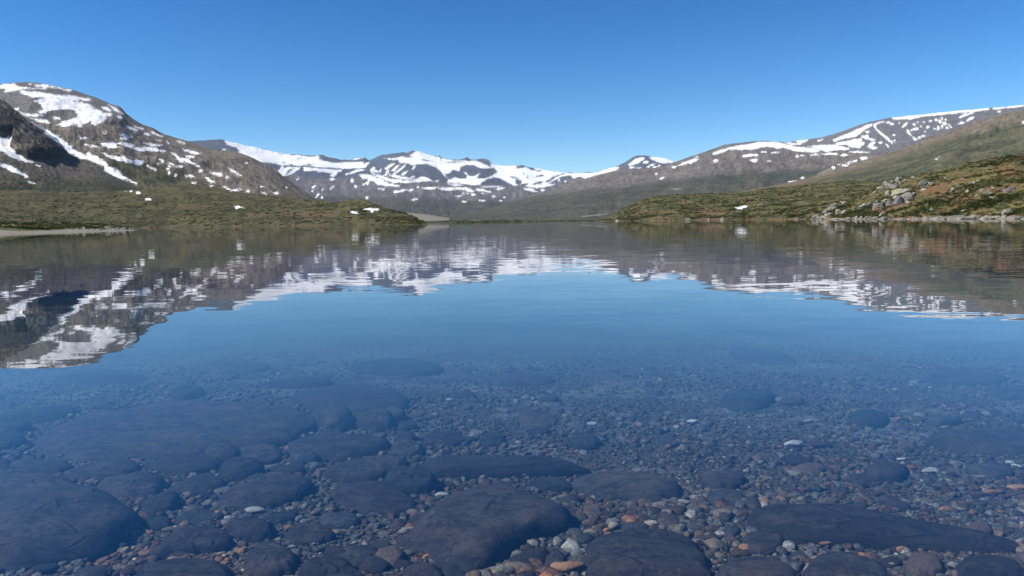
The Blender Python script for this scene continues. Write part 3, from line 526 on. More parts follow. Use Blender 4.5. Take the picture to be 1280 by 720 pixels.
def box(name, x0, x1, y0, y1, z0, z1, mat):
    V = [(x, y, z) for x in (x0, x1) for y in (y0, y1) for z in (z0, z1)]
    Fc = [(0, 1, 3, 2), (4, 6, 7, 5), (0, 4, 5, 1), (2, 3, 7, 6), (0, 2, 6, 4), (1, 5, 7, 3)]
    return mesh_obj(name, V, Fc, mat, False)
WATER = True
tag(box('lake_water', -4000, 4000, -300, 4200, -11.6, 0.0, water_mat()), kind='structure')

# ------------------------------------------------------------------ stones
def stone_mat(name, a, b, c=None, scale=3.0, speck=0.5, objvar=0.25, rough=0.8, cthr=(0.55, 0.7), spec=0.2):
    s = NT(name)
    co = s.n('TexCoord').outputs['Object']
    oi = s.n('ObjectInfo').outputs['Random']
    vec = s.n('VectorMath', {0: co, 1: s.n('CombineXYZ', {0: s.math('MULTIPLY', oi, 37.0), 1: s.math('MULTIPLY', oi, 91.0)}).outputs[0]}, operation='ADD').outputs[0]
    n1 = s.noise(vec, scale, 5, 0.6, 0.3).outputs[0]; n2 = s.noise(vec, scale*9, 4, 0.65).outputs[0]
    col = s.mix(s.ramp(n1, 0.35, 0.65), a, b)
    if c: col = s.mix(s.ramp(n1, *cthr), col, c)
    col = s.mix(s.math('MULTIPLY', s.ramp(n2, 0.5, 0.72), speck), col, tuple(min(1, x*1.9+0.01) for x in b))
    col = s.mix(s.math('MULTIPLY', s.ramp(n2, 0.48, 0.3), speck), col, tuple(x*0.45 for x in a))
    v = s.math('ADD', 1.0-objvar, s.math('MULTIPLY', oi, 2*objvar))
    col = s.n('HueSaturation', {'Value': v, 'Color': col}).outputs[0]
    h = s.math('ADD', s.math('MULTIPLY', n1, 2.0), s.math('MULTIPLY', n2, 0.5))
    bp = s.n('Bump', {'Strength': 0.5, 'Distance': 0.06/scale*3, 'Height': h})
    return s.surf(s.n('BsdfPrincipled', {'Base Color': col, 'Roughness': rough, 'Specular IOR Level': spec, 'Normal': bp.outputs[0]}))
def slab_mat(name, a, b, warm, silt):
    s = NT(name)
    co = s.n('TexCoord').outputs['Object']
    oi = s.n('ObjectInfo').outputs['Random']
    off = s.n('CombineXYZ', {0: s.math('MULTIPLY', oi, 37.0), 1: s.math('MULTIPLY', oi, 91.0), 2: 0.0}).outputs[0]
    vec = s.n('VectorMath', {0: co, 1: off}, operation='ADD').outputs[0]
    rot = s.n('CombineXYZ', {2: s.math('MULTIPLY', oi, 6.3)}).outputs[0]
    mp = s.n('Mapping', {'Vector': vec, 'Rotation': rot, 'Scale': (1.0, 5.0, 9.0)}).outputs[0]
    band = s.noise(mp, 2.4, 6, 0.65, 0.5).outputs[0]
    n1 = s.noise(vec, 3.0, 5, 0.6, 0.3).outputs[0]; n2 = s.noise(vec, 38, 4, 0.7).outputs[0]; n3 = s.noise(vec, 9, 5, 0.65).outputs[0]
    col = s.mix(s.ramp(band, 0.38, 0.62), a, b)
    col = s.mix(s.math('MULTIPLY', s.ramp(n1, 0.50, 0.68), s.ramp(oi, 0.2, 0.9)), col, warm)
    cr = s.n('TexVoronoi', {'Vector': mp, 'Scale': 1.1}, feature='DISTANCE_TO_EDGE').outputs['Distance']
    crack = s.math('MULTIPLY', s.ramp(cr, 0.022, 0.004), s.ramp(n3, 0.46, 0.56))
    up = s.n('SeparateXYZ', {0: s.n('NewGeometry').outputs['Normal']}).outputs[2]
    sf = s.math('MULTIPLY', s.ramp(up, 0.82, 0.98), s.ramp(s.math('ADD', n3, s.math('MULTIPLY', n2, 0.4)), 0.66, 0.80))
    col = s.mix(s.math('MULTIPLY', sf, 0.55), col, silt)
    col = s.mix(s.math('MULTIPLY', s.ramp(n2, 0.56, 0.66), 0.35), col, tuple(x*2.2 for x in b))
    col = s.mix(s.math('MULTIPLY', s.ramp(n2, 0.46, 0.36), 0.5), col, tuple(x*0.45 for x in a))
    col = s.mix(s.math('MULTIPLY', crack, 0.8), col, tuple(x*0.3 for x in a))
    col = s.n('HueSaturation', {'Value': s.math('ADD', 0.7, s.math('MULTIPLY', oi, 0.6)), 'Color': col}).outputs[0]
    h = s.math('ADD', s.math('ADD', s.math('MULTIPLY', band, 1.6), s.math('MULTIPLY', n2, 0.35)), s.math('MULTIPLY', crack, -0.8))
    bp = s.n('Bump', {'Strength': 0.42, 'Distance': 0.03, 'Height': h})
    return s.surf(s.n('BsdfPrincipled', {'Base Color': col, 'Roughness': 0.85, 'Specular IOR Level': 0.15, 'Normal': bp.outputs[0]}))
M_SLATE = slab_mat('dark_slate', (0.017,0.016,0.020), (0.034,0.031,0.034), (0.055,0.041,0.034), (0.062,0.055,0.048))
M_BLUE = slab_mat('blue_black_stone', (0.018,0.021,0.026), (0.034,0.038,0.045), (0.05,0.045,0.045), (0.07,0.07,0.065))
M_RED = stone_mat('red_brown_stone', (0.062,0.043,0.037), (0.095,0.068,0.056), None, 6, 0.4)
M_GREY = stone_mat('grey_stone', (0.11,0.105,0.10), (0.17,0.16,0.15), None, 6, 0.5)
M_TAN = stone_mat('tan_stone', (0.15,0.115,0.085), (0.22,0.17,0.125), None, 8, 0.4)
M_ORANGE = stone_mat('orange_stone', (0.20,0.10,0.05), (0.28,0.15,0.08), None, 8, 0.4)
M_WHITE = stone_mat('pale_quartz', (0.26,0.25,0.23), (0.36,0.35,0.32), None, 8, 0.3)
M_LICH = stone_mat('lichen_boulder', (0.15,0.138,0.115), (0.26,0.24,0.195), (0.33,0.305,0.22), 0.5, 0.7, 0.2)
M_YEL = stone_mat('yellow_lichen_rock', (0.26,0.245,0.16), (0.38,0.36,0.23), None, 0.5, 0.7, 0.1)
M_GREYB = stone_mat('grey_outcrop_rock', (0.105,0.097,0.085), (0.20,0.183,0.155), (0.31,0.285,0.22), 0.6, 0.8, 0.15)
M_DARKB = stone_mat('violet_grey_rock', (0.07,0.066,0.068), (0.14,0.131,0.135), None, 0.6, 0.7, 0.1)

def chaikin(P, k=2):
    for _ in range(k):
        Q = np.roll(P, -1, 0); P = np.stack([P*0.75+Q*0.25, P*0.25+Q*0.75], 1).reshape(-1, 2)
    return P
def slab(name, t, pts, mat, label, Hh=None, tilt=None, seed=0, flat=7.0):
    Hh = Hh*0.72 if Hh else Hh
    """boulder grown over its footprint on the lake bed"""
    pp = tp(t, pts); c0 = pp.mean(0)
    zb = float(bed_z(*on_plane(c0[0], c0[1], -0.4)[:2]))
    for _ in range(3):
        w = on_plane(pp[:, 0], pp[:, 1], zb)
        cc = w.mean(0); zb = float(bed_z(cc[0], cc[1]))
    wid = np.ptp(w[:, 0]); dep = np.ptp(w[:, 1])
    if Hh is None: Hh = min(0.33*min(wid, dep*0.8), 0.55*abs(zb))
    Hh = min(Hh, abs(zb)*0.72)
    wt = on_plane(pp[:, 0], pp[:, 1], zb+0.45*Hh)[:, :2]
    P = chaikin(wt, 1); c = P.mean(0)
    n = 88; seg = np.r_[0, np.cumsum(np.hypot(*(np.roll(P, -1, 0)-P).T))]
    tt = np.linspace(0, seg[-1], n, endpoint=False); Pc = np.vstack([P, P[:1]])
    O = np.stack([np.interp(tt, seg, Pc[:, 0]), np.interp(tt, seg, Pc[:, 1])], 1)
    rr = np.r_[0.04, np.linspace(0.12, 0.8, 12), 0.86, 0.91, 0.95, 0.975, 0.99, 1.0, 1.0]
    hz = np.power(np.clip(1-np.power(rr, flat), 0, 1), 0.5)*(1-0.25*rr**2); hz[-1] = -0.25
    V = []
    rng = random.Random(seed*13+5)
    ta, tb = (tilt if tilt else (rng.uniform(-.06, .06), rng.uniform(-.05, .05)))
    for r, h in zip(rr, hz):
        q = c + (O-c)*r
        nz = fbm(q[:, 0]/wid*2.2+seed, q[:, 1]/wid*2.2, 5, 0.55, False, seed)
        nr = fbm(q[:, 0]/wid*5+seed, q[:, 1]/wid*5, 4, 0.55, False, seed+2)
        # stepped, slaty breaks
        st = np.round((nz*3.2))/3.2*0.5+nz*0.5
        z = zb + Hh*h*(1+0.42*st) + (ta*(q[:, 0]-c[0]) + tb*(q[:, 1]-c[1]))*max(h, 0)
        q = c + (q-c)*(1+0.20*nr[:, None]*(r > 0.5))
        z = np.minimum(z, -0.05)
        V.append(np.column_stack([q-c, z-zb]))
    V = np.concatenate(V); nr_ = len(rr)
    Fc = []
    for k in range(nr_-1):
        for j in range(n):
            Fc.append((k*n+j, (k+1)*n+j, (k+1)*n+(j+1) % n, k*n+(j+1) % n))
    V = np.vstack([V, [[0, 0, V[:n, 2].mean()], [0, 0, -0.3*Hh]]]); ct = len(V)-2
    me_f = np.array(Fc)
    o = mesh_obj(name, V, me_f, mat)
    import bmesh
    bm = bmesh.new(); bm.from_mesh(o.data); bm.verts.ensure_lookup_table()
    for j in range(n):
        f = bm.faces.new((bm.verts[ct], bm.verts[j], bm.verts[(j+1) % n])); f.smooth = True
        bm.faces.new((bm.verts[ct+1], bm.verts[(nr_-1)*n+(j+1) % n], bm.verts[(nr_-1)*n+j]))
    bm.normal_update(); bm.to_mesh(o.data); bm.free()
    o.location = (c[0], c[1], zb)
    return tag(o, label, 'rock'), P

SLABS = [
 ('V1', [(100,285),(150,245),(240,215),(400,190),(550,165),(700,160),(900,165),(1000,180),(1015,200),(985,250),(900,285),(760,305),(600,325),(450,345),(300,358),(200,358),(120,330)], 'S', 'longest broad dark slab lying under water on the left', .20),
 ('V1', [(0,415),(150,412),(250,430),(330,450),(400,475),(455,510),(445,560),(380,610),(280,640),(120,670),(0,695),(-120,690),(-150,500),(-60,430)], 'S', 'huge dark ridged boulder cut off by the lower left corner', .27),
 ('V1', [(280,425),(400,393),(500,393),(535,410),(520,450),(450,475),(380,470)], 'S', 'smooth rounded underwater stone just right of the huge corner boulder', .12),
 ('V1', [(165,400),(300,360),(420,340),(455,350),(430,385),(330,410),(230,422)], 'S', 'narrow pointed slab just below the longest slab, above the corner boulder', .09),
 ('V1', [(440,355),(560,335),(690,335),(715,350),(690,375),(600,390),(520,385)], 'S', 'flat oval slab under the front edge of the longest slab', .08),
 ('V1', [(30,350),(150,345),(250,355),(180,400),(60,410),(30,385)], 'S', 'flat stone behind the huge corner boulder, below the longest slab', .08),
 ('V1', [(445,485),(560,445),(580,460),(560,510),(500,525),(455,515)], 'S', 'small blocky stone touching the right tip of the corner boulder', .1),
 ('V1', [(690,470),(790,400),(900,390),(985,395),(1015,415),(980,460),(900,490),(780,510),(700,500)], 'S', 'pillow shaped grey slab with a steep shaded right end', .13),
 ('V1', [(745,310),(880,290),(915,335),(860,355),(770,352)], 'S', 'small flat stone tucked under the right end of the longest slab', .07),
 ('V1', [(900,290),(1000,268),(1106,262),(1220,270),(1270,290),(1200,325),(1100,348),(960,345)], 'S', 'smooth lens shaped slab right of the longest slab', .12),
 ('V1', [(540,430),(640,390),(720,400),(725,430),(640,455),(560,455)], 'S', 'low brownish stone between the rounded stone and the pillow slab', .06),
 ('V1', [(850,370),(960,360),(990,375),(960,390),(860,388)], 'S', 'thin flat stone right behind the pillow slab', .05),
 ('V1', [(1030,380),(1110,350),(1230,335),(1310,340),(1315,370),(1220,410),(1100,415),(1040,400)], 'S', 'long loaf shaped dark stone right of the pillow slab', .12),
 ('V1', [(770,660),(850,615),(930,625),(965,680),(930,715),(800,720)], 'S', 'round dark stone at the bottom edge left of the big central boulder', .12),
 ('V1', [(430,700),(540,670),(680,665),(750,690),(760,760),(430,760)], 'S', 'flat dark rock cut by the bottom edge near the pale green pebble', .1),
 ('V1', [(950,690),(1040,655),(1110,655),(1140,690),(1130,780),(960,770)], 'S', 'dark slab cut by the bottom edge, right of the round bottom stone', .1),
 ('V1', [(-40,352),(28,345),(30,380),(-40,388)], 'S', 'small slab at the left edge under the longest slab', .07),
 ('V1', [(560,530),(640,500),(700,510),(700,540),(620,560),(560,555)], 'B', 'low bluish dark stone in front of the blocky stone', .05),
 ('V1', [(820,540),(900,510),(970,515),(960,540),(880,555)], 'B', 'thin dark stone leaning in front of the pillow slab', .06),
 ('V1', [(450,540),(540,525),(560,560),(500,570),(450,560)], 'B', 'small dark stone in the gravel beside the tip of the corner boulder', .05),
 ('V1', [(800,105),(930,78),(1050,78),(1080,98),(1000,115),(860,120)], 'S', 'faint deep slab far out, above the right end of the longest slab', .12),
 ('V1', [(540,118),(640,108),(665,130),(600,152),(550,142)], 'S', 'faint pale topped stone just beyond the longest slab', .14),
 ('V1', [(-30,205),(120,180),(220,165),(250,180),(200,215),(80,240),(-30,235)], 'S', 'faint slab at the left edge beyond the longest slab', .1),
 ('V2', [(-100,130),(50,105),(200,112),(290,140),(290,175),(200,205),(50,210),(-60,180)], 'S', 'broad deep slab beyond the lens shaped slab', .16),
 ('V2', [(250,595),(310,525),(400,465),(480,435),(600,430),(680,455),(780,490),(830,520),(800,550),(700,580),(620,620),(540,690),(480,712),(420,700),(330,640),(260,620)], 'S', 'big pointed dark boulder at the bottom centre', .22),
 ('V2', [(310,352),(500,345),(800,348),(880,365),(850,380),(700,388),(400,402),(320,405)], 'S', 'long narrow bar shaped rock behind the big central boulder', .15),
 ('V2', [(20,440),(120,415),(240,420),(300,460),(330,500),(250,540),(140,520),(60,480)], 'S', 'triangular slab left of the big central boulder', .11),
 ('V2', [(810,400),(950,388),(1100,405),(1183,440),(1150,475),(1000,480),(880,460),(820,430)], 'S', 'wide low dark rock right of the bar shaped rock', .13),
 ('V2', [(860,600),(1000,565),(1150,570),(1250,620),(1290,760),(850,780),(850,670)], 'S', 'large dark rock cut by the bottom edge right of the central boulder', .13),
 ('V2', [(660,410),(780,405),(820,430),(790,450),(700,445)], 'B', 'small bluish stone between the bar shaped rock and the central boulder', .07),
 ('V2', [(-20,520),(100,510),(140,540),(100,572),(0,570)], 'B', 'flat stone below the triangular slab, above the orange pebble', .06),
 ('V2', [(690,640),(760,630),(800,660),(770,690),(700,680)], 'S', 'purplish stone in the ochre gravel right of the central boulder', .06),
 ('V2', [(170,640),(250,620),(285,660),(250,690),(180,680)], 'R', 'reddish dark stone left of the point of the central boulder', .07),
 ('V2', [(-30,690),(80,680),(150,710),(150,780),(-60,780)], 'S', 'flat dark slab at the bottom edge left of the central boulder', .08),
 ('V2', [(260,695),(330,672),(400,700),(410,780),(250,780)], 'S', 'dark stone under the point of the central boulder', .07),
 ('V2', [(330,262),(400,247),(470,265),(480,290),(400,305),(330,295)], 'S', 'faint reddish flat stone beyond the bar shaped rock', .07),
 ('V2', [(800,267),(870,258),(910,285),(880,310),(800,305)], 'B', 'dark blue stone beyond the right end of the bar shaped rock', .1),
 ('V2', [(620,197),(700,182),(770,210),(760,240),(660,240)], 'S', 'low dim stone in the gravel at the middle of the view', .08),
 ('V2', [(510,272),(560,257),(600,270),(590,298),(520,302)], 'B', 'small dim blue stone behind the middle of the bar shaped rock', .08),
 ('V2', [(850,490),(910,495),(900,525),(840,520)], 'R', 'brown stone just below the wide low dark rock', .05),
 ('V2', [(1080,530),(1150,528),(1165,560),(1095,565)], 'R', 'flat rust red stone beside the white pebble', .05),
 ('V2', [(560,72),(680,68),(720,80),(620,88)], 'B', 'faint thin slab far out at the middle', .1),
 ('V3', [(180,132),(280,117),(370,130),(350,170),(270,192),(200,175)], 'B', 'dark oval stone far out, leftmost of the three right deep stones', .14),
 ('V3', [(590,197),(660,182),(730,205),(720,235),(640,250),(600,230)], 'B', 'dark oval stone far out, middle one of the three right deep stones', .12),
 ('V3', [(830,272),(950,242),(1157,232),(1300,250),(1300,350),(1130,335),(950,315),(860,290)], 'S', 'long purplish slab cut by the right edge', .13),
 ('V3', [(250,510),(420,490),(600,500),(800,540),(1000,570),(1200,600),(1200,650),(1000,640),(800,620),(640,610),(450,600),(320,560)], 'S', 'very long low ridge of rock across the lower right', .13),
 ('V3', [(130,457),(200,440),(270,455),(260,490),(190,498),(140,480)], 'B', 'blue black stone at the left end of the long lower right ridge', .08),
 ('V3', [(460,655),(600,640),(720,680),(740,760),(450,760)], 'S', 'dark flat rock at the bottom edge below the long ridge', .08),
 ('V3', [(770,660),(850,640),(900,670),(900,720),(780,715)], 'R', 'rounded red brown stone near the bottom right', .08),
 ('V3', [(240,585),(330,570),(400,600),(380,640),(280,650)], 'S', 'smooth stone under the left part of the long ridge', .07),
 ('V3', [(180,665),(320,650),(430,690),(420,760),(170,760)], 'S', 'dark rock at the bottom edge right of the tan pebbles', .08),
 ('V3', [(930,665),(1040,650),(1157,680),(1200,740),(950,750)], 'S', 'dark slab in the lower right corner', .09),
 ('V3', [(400,372),(480,357),(530,370),(500,395),(420,390)], 'R', 'dull maroon stone in the gravel field above the long ridge', .07),
 ('V3', [(280,332),(340,325),(350,345),(290,350)], 'R', 'small dull red stone in the gravel field left of the maroon stone', .05),
 ('V3', [(730,297),(800,290),(820,310),(750,318)], 'R', 'reddish tan stone left of the long right edge slab', .05),
 ('V3', [(970,552),(1050,550),(1060,590),(980,590)], 'R', 'rust brown stone on the upper side of the long ridge', .07),
 ('V3', [(840,212),(950,205),(960,225),(860,235)], 'B', 'thin dark stone above the purplish right edge slab', .08),
 ('V3', [(960,362),(1100,350),(1140,390),(1060,410),(970,390)], 'B', 'dim blue grey flat stone below the purplish right edge slab', .07),
 ('V3', [(1040,128),(1157,112),(1250,130),(1200,160),(1080,150)], 'B', 'faint dark slab far out at the right edge', .14),
 ('P', [(905,434),(960,438),(1005,452),(990,460),(930,452)], 'B', 'faintest dark streak of rock far out under the bluest water', .16),
 ('P', [(230,455),(300,448),(345,455),(330,466),(250,468)], 'S', 'faint slab in deep water straight above the longest slab', .14),
 ('P', [(60,470),(150,462),(200,470),(170,482),(80,484)], 'S', 'faint slab far out on the left near the reflected snow', .12),
 ('P', [(420,455),(500,448),(560,456),(540,468),(450,470)], 'S', 'faint slab in deep water left of the middle', .14),
 ('P', [(600,470),(660,465),(700,472),(680,482),(620,482)], 'S', 'faint low stone far out at the middle of the lake bed', .1),
 ('P', [(1130,470),(1200,462),(1270,470),(1240,484),(1160,482)], 'S', 'faint wide slab far out near the right edge', .12),
]
MM = dict(S=M_SLATE, B=M_BLUE, R=M_RED)
FOOT = []
for k, (t, pts, mk, lab, hh) in enumerate(SLABS):
    o, P = slab('submerged_rock', t, pts, MM[mk], lab, hh, seed=k+1)
    FOOT.append(P)

rng = random.Random(77); cnt = 0; tries = 0
while cnt < 24 and tries < 3000:
    tries += 1
    uu = rng.uniform(5, 560) if cnt < 21 else rng.uniform(560, 1270); vv = rng.uniform(515, 705)
    sc_ = (vv-440)/260.0; ww = rng.uniform(16, 42)*(0.6+0.6*sc_); hh_ = ww*rng.uniform(.28, .42)
    q = on_plane(uu, vv, -0.4)
    if any(sdist(c_P, np.array([q[0]]), np.array([q[1]]))[0] > -0.02 for c_P in FOOT) or any((sdist(c_P, on_plane(np.array([uu-ww*.7, uu+ww*.7, uu, uu]), np.array([vv, vv, vv-hh_*.7, vv+hh_*.7]), -0.4)[:, 0], on_plane(np.array([uu-ww*.7, uu+ww*.7, uu, uu]), np.array([vv, vv, vv-hh_*.7, vv+hh_*.7]), -0.4)[:, 1]) > 0).any() for c_P in FOOT): continue
    a0 = rng.uniform(0, 6.28); nn = 9
    pl = [(uu+ww*math.cos(6.283*j/nn+a0)*rng.uniform(.8, 1.12), vv+hh_*math.sin(6.283*j/nn+a0)*rng.uniform(.8, 1.12)) for j in range(nn)]
    o, P = slab('submerged_rock', 'P', pl, rng.choice([M_SLATE, M_SLATE, M_BLUE]), 'medium dark flat stone packed among the larger slabs on the lake bed' if uu < 560 else 'medium dark flat stone lying in the gravel field on the lake bed', None, seed=200+cnt)
    o['group'] = 'medium flat stones between the slabs' if uu < 560 else 'medium flat stones in the gravel field'
    FOOT.append(P); cnt += 1

def ico(sub):
    import bmesh
    bm = bmesh.new(); bmesh.ops.create_icosphere(bm, subdivisions=sub, radius=1.0)
    V = np.array([v.co[:] for v in bm.verts]); Fc = np.array([[v.index for v in f.verts] for f in bm.faces]); bm.free()
    return V, Fc
ICO1, ICOF1 = ico(1); ICO2, ICOF2 = ico(2); ICO4, ICOF4 = ico(4); ICO3, ICOF3 = ico(3)
def pebble_verts(base, seed, cut=5, rough=0.10, sharp=0.85):
    rng = np.random.RandomState(seed); V = base.copy()
    for _ in range(cut):
        n = rng.normal(size=3); n /= np.linalg.norm(n); d = rng.uniform(0.55, 0.85)
        s = V@n; k = s > d; V[k] -= np.outer((s[k]-d)*sharp, n)
    w = base@rng.normal(size=(3, 3))
    nn = np.sin(w*2.1+rng.uniform(0, 6, 3)).sum(1)/3
    V *= (1+rough*nn)[:, None]
    return V

def stones(name, base, bf, pos, size, yaw, tilt, col, mat, nvar=12, cut=4):
    """one mesh of many small stones that nobody could count"""
    vs = [pebble_verts(base, 100+i, cut+2, 0.14, 1.0) for i in range(nvar)]
    N = len(pos); nb = len(base)
    Vs = np.stack(vs)[RS.randint(0, nvar, N)]
    Vs = Vs*size[:, None, :]
    c, s = np.cos(tilt), np.sin(tilt)
    y = Vs[..., 1]*c[:, None]-Vs[..., 2]*s[:, None]; z = Vs[..., 1]*s[:, None]+Vs[..., 2]*c[:, None]
    c, s = np.cos(yaw), np.sin(yaw)
    x2 = Vs[..., 0]*c[:, None]-y*s[:, None]; y2 = Vs[..., 0]*s[:, None]+y*c[:, None]
    V = np.stack([x2, y2, z], -1)+pos[:, None, :]
    Fc = bf[None]+(np.arange(N)*nb)[:, None, None]
    return mesh_obj(name, V.reshape(-1, 3), Fc.reshape(-1, 3), mat, True, {'tint': np.repeat(col, nb, 0)})
def tint_mat(name, rough=0.85, sc=60):
    s = NT(name)
    c = s.attr('tint').outputs['Vector']
    n = s.noise(s.n('NewGeometry').outputs['Position'], sc, 3, 0.6).outputs[0]
    c = s.mix(s.ramp(n, 0.35, 0.7), s.mix(1.0, c, (0.55, 0.55, 0.55), 'MULTIPLY'), s.mix(1.0, c, (1.35, 1.35, 1.35), 'MULTIPLY'))
    return s.surf(s.n('BsdfPrincipled', {'Base Color': c, 'Roughness': rough, 'Specular IOR Level': 0.2}))
PAL = np.array([(0.085,0.078,0.075),(0.12,0.11,0.105),(0.17,0.155,0.145),(0.06,0.055,0.058),(0.12,0.07,0.055),(0.15,0.10,0.07),(0.24,0.20,0.15),(0.30,0.28,0.25),(0.42,0.41,0.38),(0.30,0.15,0.07),(0.10,0.11,0.105),(0.15,0.16,0.15)])
PW = np.array([.15,.14,.10,.13,.11,.13,.09,.035,.008,.035,.05,.03]); PW /= PW.sum()
def inside_any(x, y):
    r = np.zeros(len(x), bool)
    for P in FOOT:
        c = P.mean(0); Q = c+(P-c)*0.9
        bb = (x > Q[:, 0].min()) & (x < Q[:, 0].max()) & (y > Q[:, 1].min()) & (y < Q[:, 1].max())
        if bb.any(): r[bb] |= sdist(Q, x[bb], y[bb]) > 0
    return r
def scatter_bed(N, y0, y1, pw):
    y = y0+(y1-y0)*RS.rand(N)**pw; x = (RS.rand(N)*2-1)*(0.74*y+0.35)
    k = ~inside_any(x, y); return x[k], y[k]
# gravel, near (finer model) and far
for nm, N, y0, y1, pw, base, bf, smin, smax in (('gravel', 34000, 2.1, 5.0, 1.0, ICO2, ICOF2, 0.006, 0.034), ('gravel', 36000, 4.8, 13.5, 1.35, ICO1, ICOF1, 0.008, 0.036)):
    x, y = scatter_bed(N, y0, y1, pw); n = len(x)
    r_f = 1-0.55*sst(8, 13.5, y); pn = np.clip(0.5+1.6*fbm(x*0.8, y*0.8, 3, .5, False, 8), 0.05, 1)
    r = smin+(smax-smin)*RS.rand(n)**4.2*(0.4+1.1*pn)+0.004*pn
    r = r*r_f
    size = np.stack([r*RS.uniform(.9, 1.5, n), r*RS.uniform(.7, 1.1, n), r*RS.uniform(.4, .75, n)], 1)
    pos = np.stack([x, y, bedn(x, y)+size[:, 2]*0.45], 1)
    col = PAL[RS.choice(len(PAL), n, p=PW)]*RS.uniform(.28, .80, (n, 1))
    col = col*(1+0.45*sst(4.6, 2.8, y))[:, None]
    # warm ochre drifts in the near gravel
    w = sst(-0.15, 0.3, vnoise(x*1.3+4, y*1.3))*0.85*sst(5.5, 3, y)
    col = col*(1-w[:, None])+w[:, None]*col*np.array([1.4, 1.08, 0.78])
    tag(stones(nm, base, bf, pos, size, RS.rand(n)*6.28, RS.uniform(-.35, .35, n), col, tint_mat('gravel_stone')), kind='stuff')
# individual cobbles
KINDS = [('dark slate cobble half sunk in the lake bed gravel', M_SLATE, 90, (.04, .13)), ('grey rounded cobble resting on the lake bed gravel', M_GREY, 60, (.025, .065)),
         ('reddish brown cobble resting on the lake bed gravel', M_RED, 38, (.03, .075)), ('tan cobble resting on the lake bed gravel', M_TAN, 34, (.018, .035))]
for lab, mt, N, (a, b) in KINDS:
    protos = []
    for q in range(4):
        V = pebble_verts(ICO3, 500+q+N, 6, 0.08)*np.array([1.25, 0.85, 0.5])
        me = mesh_obj('cobble', V, ICOF3, mt, link=False).data; protos.append(me)
    y = 2.3+6.0*RS.rand(N*4)**1.3; x = (RS.rand(N*4)*2-1)*(0.7*y)
    k = ~inside_any(x, y); x = x[k][:N]; y = y[k][:N]
    z = bedn(x, y)
    first = bpy.data.objects.new('cobble', protos[0])
    for i in range(len(x)):
        o = first if i == 0 else first.copy()
        o.data = protos[i % 4]; COL.objects.link(o)
        s_ = a+(b-a)*random.random()**1.8
        o.scale = (s_, s_*random.uniform(.8, 1.2), s_*random.uniform(.7, 1.0)); o.location = (x[i], y[i], z[i]+s_*0.12)
        o.rotation_euler = (random.uniform(-.15, .15), random.uniform(-.15, .15), random.uniform(0, 6.28))
        tag(o, lab, 'cobble', lab.split(' resting')[0].split(' half')[0]+'s on the lake bed')
# singled-out pebbles
PEB = [('V4',427,432,85,26,'W','pale greenish pebble in front of the pillow shaped slab'),('V4',190,570,66,28,'W','pale oval pebble in the gravel at lower left'),('V4',705,522,62,42,'T','tan grey pebble touching the bright orange pebble'),
 ('V4',770,533,72,22,'O','bright pale orange pebble between the round stone and the central boulder'),('V4',8,662,26,20,'O','small orange pebble near the bottom left, under the corner boulder'),
 ('V5',700,506,46,25,'W','white pebble right of the point of the central boulder'),('V5',826,420,50,26,'W','white pebble beside the end of the wide low rock'),('V5',610,488,56,20,'O','orange flake shaped pebble left of the white pebble'),
 ('V5',365,692,125,48,'O','rust orange stone at the bottom edge right of the central boulder'),('V5',150,692,100,52,'T','ochre slab like stone at the bottom edge under the central boulder'),('V5',278,535,46,36,'O','orange tan stone at the right shoulder of the central boulder'),
 ('V5',325,530,36,34,'G','grey stone next to the orange tan stone by the central boulder'),('V5',8,316,34,34,'T','tan stone just in front of the bar shaped rock, left one'),('V5',175,310,50,18,'T','tan stone just in front of the bar shaped rock, right one'),
 ('V5',340,400,50,26,'T','brown pebble behind the right shoulder of the central boulder'),('V5',548,502,62,34,'G','grey cobble left of the orange flake pebble'),('V3',60,486,46,22,'W','pale pebble left of the long ridge'),
 ('V3',856,385,50,11,'W','thin white pebble far out above the long ridge'),('V3',520,616,60,26,'O','pale orange stone under the middle of the long ridge'),('V3',265,632,52,16,'O','orange pebble pointing to the smooth stone, lower right'),
 ('V3',162,627,62,50,'T','ochre cobble left of the smooth stone, lower right'),('V3',192,526,62,42,'T','beige cobble under the blue black stone'),('V3',738,686,26,18,'T','small tan pebble left of the rounded red brown stone'),('V3',762,346,26,9,'W','tiny white pebble far out right of the maroon stone'),
 ('V3',420,300,60,13,'W','pinkish white flat pebble far out in the gravel field'),('V3',1130,437,42,18,'O','orange pebble close to the right edge'),('V3',1060,455,48,24,'O','dull orange stone left of the orange right edge pebble'),('V3',438,360,40,11,'W','pale pebble above the maroon stone'),
 ('V2',877,233,36,9,'W','white pebble far out above the dark blue stone'),('V2',390,462,46,20,'W','pale green pebble at the upper left of the central boulder'),('V2',300,440,26,20,'O','small orange pebble below the left end of the bar shaped rock'),
 ('V2',368,430,40,20,'G','light grey pebble just above the pale green pebble'),('V2',93,345,11,9,'W','tiny white speck of stone beyond the loaf shaped stone'),('V2',420,153,26,8,'W','small white pebble far out near the middle'),('V2',495,275,28,34,'G','light grey upright pebble beyond the bar shaped rock'),
 ('V3',935,692,36,30,'G','grey pebble in the gap of the lower right dark rocks'),('V3',92,226,36,8,'W','white sliver of stone far out on the right'),('V3',463,224,30,8,'W','white sliver of stone beyond the gravel field')]
PM = dict(W=M_WHITE, T=M_TAN, O=M_ORANGE, G=M_GREY)
